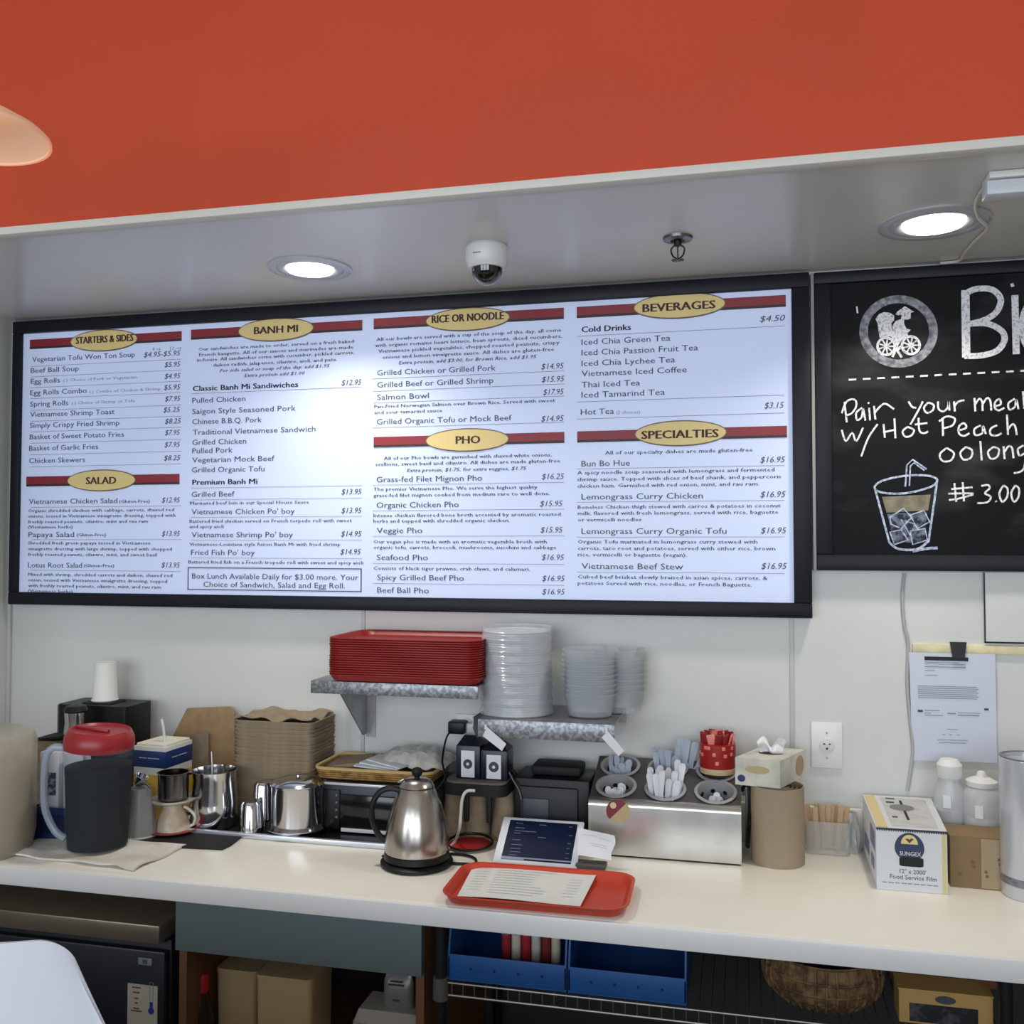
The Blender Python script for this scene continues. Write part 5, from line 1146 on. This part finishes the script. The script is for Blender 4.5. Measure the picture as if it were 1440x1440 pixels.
# ================================================================== cardboard box, bottles, silver roll
a = T(1337, 1247, ZC); k = 1/ppm(a); h = 71*k
t = thing('cardboard_box', 'low brown cardboard box right of the film box, in front of the bottles', 'box', (a.x+.12, a.y+.05, ZC))
cb2 = mat('cardboard', (128, 104, 72), .75, var=.1, vs=12); cb3 = mat('cardboard_light', (158, 138, 108), .7, var=.08, vs=12)
obj('box_body', MB().box2((a.x, a.y+.001, ZC), (a.x+.24, a.y+.1, ZC+h)), cb2, t)
obj('front_panel', MB().box2((a.x+.066, a.y-.001, ZC+.002), (a.x+.238, a.y+.0009, ZC+h-.003)), cb3, t)
m = MB()
for i in range(7): m.box((a.x+.02+.028*(i % 4)+.03*(i > 3), a.y-.0016, ZC+.03+.05*((i*3) % 5)/5), (.006, .001, .006))
obj('printed_specks', m, mat('speck', (112, 90, 64), .7), t)
def bottle(px, ptop, rpx, y, prof, label, name, capm):
    c = V((W(px, 1150, y).x, y, ZC)); kk = 1/ppm(c); H_ = W(px, ptop, y).z-ZC; r = rpx*kk
    t = thing(name, label, 'bottle', c)
    obj('bottle_wall', MB().lathe(c, [(r*x_, H_*z_) for x_, z_ in prof[0]], 36, caps=True), mat('bottle_frost', (214, 216, 218), .25, alpha=.6), t)
    obj('cap', MB().lathe(c, [(r*x_, H_*z_) for x_, z_ in prof[1]], 28), capm, t)
    obj('contents', MB().lathe(c, [(r*.93, .003), (r*.93, H_*.52), (0, H_*.521)], 32), mat('pale_sauce', (204, 202, 194), .6), t)
    obj('white_label', MB().box(c+V((-.35*r, -r*.96, H_*.62)), (.018, .003, .03), rz=-.3), paper, t)
    return c, r, H_
cw = mat('cap_white', (226, 226, 222), .35)
bottle(1336, 1066, 21, -.1, ([(.96, 0), (1, .02), (1, .6), (.94, .68), (.72, .78), (.7, .84)], [(.74, .82), (.78, .83), (.8, .94), (.55, .99), (0, 1)]), 'tall frosted bottle with a white cap behind the film box, left of the pair', 'frosted_bottle', cw)
bottle(1381, 1084, 26, -.12, ([(.96, 0), (1, .02), (1, .72), (.9, .8), (.62, .86)], [(.68, .84), (.78, .85), (.8, .9), (.5, .93), (.28, .94), (.2, .99), (.1, 1)]), 'frosted squeeze bottle with a white nozzle behind the cardboard box, right of the pair', 'squeeze_bottle', cw)
c = place(1452, 1271, .062, ZC); k = 1/ppm(c); r = 40*k; h = 192*k
t = thing('silver_roll', 'tall silvery film-wrapped cylinder standing at the right edge of the counter', 'roll', c)
obj('roll_body', MB().lathe(c, [(r*.98, 0), (r, .003), (r, h-.002), (r*.97, h), (r*.9, h), (r*.9, h-.008), (0, h-.009)], 48), mat('silver_film', (206, 209, 216), .25, .4, bump=.05, bs=12, stretch=(1, 1, .1)), t)
obj('dark_band', MB().lathe(c, [(r*1.004, 18*k), (r*1.004, 29*k)], 48, caps=False), mat('band_grey', (92, 94, 100), .4, c2=(140, 142, 150), vs=60), t)
obj('end_ring', MB().lathe(c, [(r*.985, h), (r*.995, h+.002), (r*.9, h+.003), (r*.88, h)], 40, caps=False), grey_pl, t)

# ================================================================== under the counter
dk = mat('under_shade', (66, 64, 62), .8)
struct('wall_shade_panel', MB().box2((XL, -.03, 0), (XR, -.012, .872)), dk)  # dark sheet added over the wall; undercounter shade put into its colour
yF = -.62; xL0 = XL+.01
zl = W(112, 1291, yF).z; xr = W(224, 1302, yF).x; lh = 24/540
t = thing('undercounter_fridge', 'dark undercounter fridge at the left with a thermometer sticker', 'fridge', ((xL0+xr)/2, -.33, 0))
fr_m = mat('fridge_black', (24, 29, 38), .4, bump=.01, bs=6)
obj('cabinet', MB().box2((xL0, -.585, .1), (xr+.012, -.05, zl-lh-.002), bev=.004), fr_m, t)
obj('lid_top', MB().box2((xL0, yF, zl-lh), (xr, -.05, zl), bev=.004), mat('fridge_lid', (128, 118, 104), .32, .6, var=.1, vs=6), t)
dr = obj('door', MB().box2((xL0+.01, yF+.012, .12), (xr+.008, -.587, zl-lh-.022), bev=.006), fr_m, t)
yd = yF+.0115
a = W(195, 1346, yd); b = W(214, 1358, yd); bd = obj('badge', MB().box2((a.x, yd-.002, b.z), (b.x, yd, a.z), bev=.0008), mat('badge_grey', (130, 138, 140), .4), dr)
obj('badge_glyph', MB().box(((a.x+b.x)/2, yd-.0024, (a.z+b.z)/2), (.012, .0008, .01)), ink, dr)
a = W(180, 1382, yd); b = W(222, 1382, yd); zb_ = a.z-.11
stk = obj('thermometer_sticker', MB().box2((a.x, yd-.0012, zb_), (b.x, yd, a.z)), mat('sticker_white', (190, 186, 174), .5), dr)
w_ = b.x-a.x; m = MB(); q = V((a.x+w_*.8, yd-.0018, zb_+.05))
m.lathe(q, [(.008, 0), (.008, .0006)], 20, rot=Matrix.Rotation(R(90), 3, 'X')); m.box(q+V((0, 0, .012)), (.008, .0006, .018)); obj('blue_thermometer', m, mat('thermo_blue', (30, 62, 140), .5), dr)
m = MB()
for z_, w2, c_ in ((.008, .024, 0), (.02, .018, 0), (.034, .01, 0), (.045, .008, 0), (.058, .016, 0), (.064, .03, 0)): m.box((a.x+w_*.3, yd-.0018, a.z-z_), (w2, .0006, .0035))
obj('printed_sticker_lines', m, mat('sticker_red', (140, 76, 58), .6), dr)
m = MB(); g0 = q+V((0, 0, .03)); m.box(g0+V((-.0045, 0, .015)), (.001, .0006, .045)); m.box(g0+V((.0045, 0, .015)), (.001, .0006, .045)); m.box(g0+V((0, 0, .038)), (.01, .0006, .001)); obj('thermometer_tube', m, ink_l, dr)

# open cupboard with a grey apron
ya = -.6; xa = W(247, 1300, ya).x; xb = W(593, 1330, ya).x; zb_ = (W(247, 1338, ya).z+W(593, 1372, ya).z)/2
t = thing('open_cupboard', 'open cupboard under the worktop with a dark grey-green apron panel', 'cupboard', ((xa+xb)/2, -.3, 0))
obj('apron_panel', MB().box2((xa, ya-.002, zb_), (xb, ya+.016, .872), bev=.002), mat('apron_grey', (98, 112, 114), .45), t)
wd_m = mat('edge_wood', (104, 70, 46), .6, var=.25, vs=20, stretch=(1, 1, .1))
obj('side_panel', MB().box2((xa, ya+.018, 0), (xa+.02, -.04, .87)), wd_m, t); obj('side_panel', MB().box2((xb-.02, ya+.018, 0), (xb, -.04, .87)), wd_m, t)
obj('shelf_board', MB().box2((xa+.021, ya+.03, .40), (xb-.021, -.04, .42)), wd_m, t)
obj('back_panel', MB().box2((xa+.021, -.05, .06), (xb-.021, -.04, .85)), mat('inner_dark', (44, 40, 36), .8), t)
zs = .4205
def inside(px, py, y): return W(px, py, y)
y = -.5; c = V((W(283, 1400, y).x, y, zs)); k = 1/ppm(c+V((0, 0, .25))); H_ = W(283, 1368, y).z-zs; r = 12*k
t = thing('sauce_bottle', 'dark sauce bottle with a bright red cap inside the open cupboard', 'bottle', c)
obj('bottle_wall', MB().lathe(c, [(r*1.3, 0), (r*1.4, .01), (r*1.4, H_-.1), (r*.9, H_-.06), (r*.8, H_-.045)], 28), mat('sauce_dark', (46, 34, 26), .25), t)
obj('cap', MB().lathe(c, [(r*.85, H_-.044), (r*.9, H_-.04), (r*.85, H_-.006), (r*.7, H_), (0, H_+.001)], 24), mat('cap_red', (190, 34, 42), .4), t)
obj('label_wrap', MB().lathe(c, [(r*1.42, H_*.3), (r*1.42, H_-.115)], 28, caps=False), mat('sauce_label', (120, 104, 80), .6, c2=(40, 30, 24), vs=60, contrast=(.4, .5)), t)
bg = mat('beige_tub', (196, 170, 128), .4, alpha=.85)
for i, (px, pt, w_, y, lb) in enumerate(((264, 1345, 22, -.47, 'narrow cloudy plastic container at the far left of the open cupboard'), (345, 1352, 58, -.42, 'tall cloudy beige container in the cupboard, behind the sauce bottle'), (415, 1358, 80, -.46, 'wide cloudy beige container in the middle of the cupboard'))):
    c = V((W(px, 1400, y).x, y, zs)); k = 1/ppm(c+V((0, 0, .25))); H_ = min(W(px, pt, y).z, .84)-zs
    t = thing('food_container', lb, 'container', c)
    obj('tub_wall', MB().rbox(c, w_*k, w_*k*(.9 if w_ > 30 else 1.6), 0, H_-.012, .012, flare=.003, hollow=.002), bg, t)
    obj('tub_lid', MB().rbox(c, w_*k+.008, w_*k*(.9 if w_ > 30 else 1.6)+.008, H_-.0115, H_, .014), bg, t)
y = -.48; a = W(494, 1418, y); b = W(590, 1426, y); 
t = thing('foam_box', 'pale foam takeout box at the right of the open cupboard', 'box', ((a.x+b.x)/2, y+.06, zs))
zf_ = a.z-.004
obj('box_base', MB().rbox(((a.x+b.x)/2, y+.06, 0), b.x-a.x, .12, zs, zf_-.03, .012), mat('foam', (176, 170, 160), .7), t)
obj('box_lid', MB().rbox(((a.x+b.x)/2, y+.06, 0), b.x-a.x-.004, .118, zf_-.029, zf_, .012, flare=-.012), MATS['foam'], t)
c = V((W(553, 1425, y).x, y+.04, zf_+.001)); k = 1/ppm(c)
def pk(u, v):
    a_ = u*2*PI; tt = v; wd2 = 22*k*(1-.25*max(0, tt-.7)/.3); dd = .018*math.sin(min(1, .15+tt)*PI)**.5 if tt < .99 else .002
    return c+V((wd2*math.copysign(abs(math.cos(a_))**.6, math.cos(a_)), dd*math.sin(a_), tt*52*k))
t = thing('foil_pouch', 'grey foil coffee pouch standing on the foam box in the cupboard', 'pouch', c)
obj('pouch_body', MB().grid(pk, 28, 10), mat('pouch_grey', (150, 148, 144), .35, .3, bump=.2, bs=30), t)
m = MB(); [m.box(c+V((0, -.0215, z_)), (w2, .001, .004)) for z_, w2 in ((.07, .03), (.062, .04), (.025, .018))]; obj('printed_label', m, ink, t)

# wire rack
yr = -.6; x0r = W(620, 1390, yr).x; x1r = W(1415, 1430, yr).x; zd = (W(631, 1382, yr).z+W(966, 1419, yr).z)/2; zl2 = (W(628, 1401, yr).z+W(1010, 1440, yr).z)/2
t = thing('wire_rack', 'black wire shelving rack under the right part of the counter', 'rack', ((x0r+x1r)/2, -.33, 0))
wm = mat('rack_wire', (134, 132, 128), .35, .8); pm2 = mat('rack_post', (40, 41, 44), .4, .5)
for x in (x0r, x1r):
    for y in (yr, -.08): obj('post', MB().lathe((x, y, 0), [(.0125, 0), (.0125, .86)], 16), pm2, t)
    obj('collar', MB().lathe((x, yr, 0), [(.016, zl2-.012), (.0185, zl2-.01), (.017, zd+.012)], 20), mat('collar_grey', (84, 82, 80), .5), t)
for y in (yr, -.08):
    obj('upper_rail', MB().tube([(x0r, y, zd), (x1r, y, zd)], .0026, 8), wm, t); obj('lower_rail', MB().tube([(x0r, y, zl2), (x1r, y, zl2)], .003, 8), wm, t)
m = MB(); n = int((x1r-x0r)/.026)
for i in range(n+1):
    x = x0r+(x1r-x0r)*i/n; m.tube([(x, yr, zl2), (x, yr, zd+.002), (x, -.08, zd+.002)], .0015, 5)
o_ = obj('deck_wires', m, wm, t); o_['kind'] = 'stuff'
zdk = zd+.0045
# lower shelf behind, seen through the wires
obj('lower_deck', MB().box2((x0r+.014, yr+.01, .3), (x1r-.014, -.09, .306)), pm2, t)
blue = mat('bin_blue', (28, 80, 142), .45, var=.06, vs=10)
for i, (pa, pb_, lb) in enumerate(((629, 797, 'left blue open-front plastic bin on the wire rack, holding striped tubes'), (798, 966, 'right blue open-front plastic bin on the wire rack, empty'))):
    yb2 = yr+.006; a = W(pa, 1360, yb2); b = W(pb_, 1395, yb2); fh = 36/ppm((a+b)/2); sh2 = .125
    t = thing('storage_bin', lb, 'bin', ((a.x+b.x)/2, yb2+.15, zdk))
    xa_, xb_ = a.x+.001, b.x-.001
    obj('bin_floor', MB().box2((xa_, yb2, zdk), (xb_, yb2+.3, zdk+.004)), blue, t)
    fr_ = obj('front_lip', MB().box2((xa_, yb2, zdk+.004), (xb_, yb2+.004, zdk+fh), bev=.001), blue, t)
    hm = MB()
    for j in range(4):
        x = xa_+(xb_-xa_)*(.2+.2*j); hm.lathe((x, yb2-.0003, zdk+fh*.5), [(.0035, 0), (.0035, .0008)], 12, rot=Matrix.Rotation(R(90), 3, 'X'))
    h_ = obj('holes', hm, mat('hole_navy', (12, 28, 70), .6), fr_); h_['kind'] = 'stuff'
    for x in (xa_, xb_-.004): obj('side_wall', MB().prism([V((x, yb2, zdk+.004)), V((x, yb2+.3, zdk+.004)), V((x, yb2+.3, zdk+sh2)), V((x, yb2+.02, zdk+sh2)), V((x, yb2, zdk+fh*.9))], (.004, 0, 0)), blue, t)
    obj('rear_wall', MB().box2((xa_+.004, yb2+.296, zdk+.004), (xb_-.004, yb2+.3, zdk+sh2)), blue, t)
y = -.47; cols = [('dark red', (150, 30, 40)), ('cream', (206, 196, 176)), ('crimson', (168, 28, 40)), ('pale grey', (190, 188, 180)), ('brown red', (120, 36, 34)), ('ivory', (200, 190, 168))]
for i, (nm, col) in enumerate(cols):
    px = 712+i*14; c = V((W(px, 1345, y).x, y, zdk+.005)); k = 1/ppm(c); H_ = min(.862, W(px, 1312+i*.8, y).z)-c.z
    t = thing('paper_tube', '%s paper tube standing in the left blue bin' % nm, 'tube', c, 'paper tubes in the blue bin')
    mm = mat('tube_'+nm.replace(' ', '_'), col, .7, var=.1, vs=60)
    obj('tube_wall', MB().lathe(c, [(6.6*k, 0), (6.6*k, H_), (5.6*k, H_), (5.6*k, H_-.02), (0, H_-.021)], 20), mm, t)
    obj('rim', MB().lathe(c, [(6.4*k, H_), (6.9*k, H_+.0005), (5.6*k, H_+.001)], 20, caps=False), paper, t)
# woven basket
y = -.475; c = V((W(1156, 1400, y).x, y, zdk)); k = 1/ppm(c)
t = thing('woven_basket', 'round dark brown woven basket on the wire rack', 'basket', c)
bw = mat('basket_weave', (128, 100, 66), .8, c2=(84, 60, 38), vs=50, contrast=(.4, .6), bump=.4, bs=90)
prof = [(42*k, 0), (60*k, .006), (76*k, .03), (80*k, .055), (78*k, .085), (74*k, .1)]
obj('basket_wall', MB().lathe(c, prof+[(70*k, .1), (73*k, .06), (55*k, .01), (0, .008)], 48), bw, t)
m = MB()
for i in range(36):
    a_ = 2*PI*i/36; m.tube([c+V((r_*1.015*math.cos(a_), r_*1.015*math.sin(a_), z_)) for r_, z_ in prof[1:]], .003, 5)
o_ = obj('stakes', m, bw, t); o_['kind'] = 'stuff'
for r_, z_ in ((80.5*k, .045), (81*k, .07), (76*k, .1), (74*k, .026)): obj('hoop', MB().lathe(c, [(r_, z_), (r_+.003, z_+.003), (r_, z_+.006)], 48, caps=False), bw, t)
# boxes at the right of the rack
y = -.56; a = W(1264, 1388, y); b = W(1396, 1400, y); zt = (W(1264, 1387, y).z+W(1396, 1407, y).z)/2
t = thing('labelled_box', 'tan box with a dark label at the right end of the wire rack', 'box', ((a.x+b.x)/2, y+.07, zdk))
obj('box_body', MB().box2((a.x, y, zdk), (b.x, y+.07, zt)), mat('box_tan', (178, 142, 84), .6, var=.08, vs=8), t)
lb = obj('dark_label', MB().box2((a.x+.02, y-.001, zdk+.004), (b.x-.028, y, zt-.026)), mat('label_dark', (30, 30, 34), .5, c2=(78, 80, 86), vs=50, contrast=(.5, .7)), t)
m = MB(); m.lathe(((a.x+b.x)/2, y-.0005, zt-.014), [(.02, 0), (.02, .0008)], 24, rot=Matrix.Rotation(R(90), 3, 'X') @ Matrix.Diagonal((1, .4, 1))); obj('oval_mark', m, ink, t)
obj('lid_flap', MB().box2((a.x-.002, y-.002, zt), (b.x+.002, y+.072, zt+.003)), MATS['box_tan'], t)
a = W(1250, 1380, -.36); b = W(1402, 1400, -.36)
t = thing('wooden_crate', 'dark reddish wooden crate behind the tan box on the wire rack', 'crate', ((a.x+b.x)/2, -.27, zdk))
rw = mat('crate_wood', (116, 70, 48), .7, var=.3, vs=14, stretch=(.2, 1, 1))
for j in range(4): obj('plank', MB().box2((a.x, -.362, zdk+.001+j*.036), (b.x, -.354, zdk+.034+j*.036), bev=.001), rw, t)
for x in (a.x+.006, b.x-.006):
    obj('corner_post', MB().box2((x-.006, -.353, zdk), (x+.006, -.341, zdk+.145)), rw, t)
    obj('side_panel', MB().box2((x-.003, -.34, zdk), (x+.003, -.2, zdk+.14)), rw, t)

# ================================================================== chair back in the foreground
d_ = 1.33; cc = CAM+ray(-68, 1317)*d_; cc = V((cc.x, cc.y, cc.z)); ang = -.0
kx = 1/ppm(cc)
t = thing('white_chair', 'white moulded plastic chair back in the foreground at the lower left', 'chair', (cc.x, cc.y, 0))
def chb(u, v):
    h_ = v*.5; s_u = math.sin((u-.5)*PI)
    w = .168+.36*min(h_, .16)+.08*max(0, h_-.16); r0_ = .05
    edge = min(1, max(0, abs(s_u)*w-(w-r0_))/r0_)
    drop = r0_*(1-math.sqrt(max(0, 1-edge*edge)))
    return cc+RH*(s_u*w)+V((0, 0, -drop*(1-v)**3-h_-.008*s_u*s_u*(1-v)))+FH*(-.05*(1-s_u*s_u)+.02+.10*v*v)
obj('back_shell', MB().grid(chb, 56, 30, .006), mat('chair_white', (226, 230, 240), .3), t, smooth=60)
sb = [V((cc.x, cc.y, 0))-FH*.02+FH*.33]
def seat(u, v):
    a = (u-.5)*2; b_ = v
    return V((cc.x, cc.y, cc.z-.5))+RH*(a*(.22-.03*b_))+FH*(.08+b_*.4)+V((0, 0, -.02*(1-a*a)+.03*(b_ < .1)-.02*(b_ > .92)))
obj('seat', MB().grid(seat, 16, 14, .012), MATS['chair_white'], t, smooth=60)
for sx in (-.17, .17):
    for sy in (.12, .42):
        p = V((cc.x, cc.y, 0)); obj('leg', MB().tube([p+RH*sx+FH*sy+V((0, 0, cc.z-.52)), p+RH*sx*1.2+FH*(sy*1.15)], .011, 10), steel, t)

# where alike pieces stand side by side, tell each by its place
WORDS = 'second third fourth fifth sixth seventh eighth ninth tenth eleventh twelfth thirteenth fourteenth fifteenth'.split()
for gname, base in (('cutlery in the front left well', 'white spoon handle low in the front left well'), ('cutlery in the front middle well', 'white fork handle in the crowded front middle well'),
                    ('cutlery in the front right well', 'white knife tip low in the front right well'), ('cutlery in the rear left well', 'clear spoon in the rear left well'),
                    ('cutlery in the rear middle well', 'long clear fork in the rear middle well'), ('clear knives beside the red tin', 'clear knife fanned out beside the red tin'),
                    ('wrapped cutlery sets in the tub', 'paper-wrapped cutlery set in the clear tub')):
    L_ = sorted([o for o in COL.objects if o.get('group') == gname], key=lambda o: o.location.x)
    for i, o in enumerate(L_):
        o['label'] = base+', '+('leftmost' if i == 0 else 'rightmost' if i == len(L_)-1 else WORDS[i-1]+' from the left')
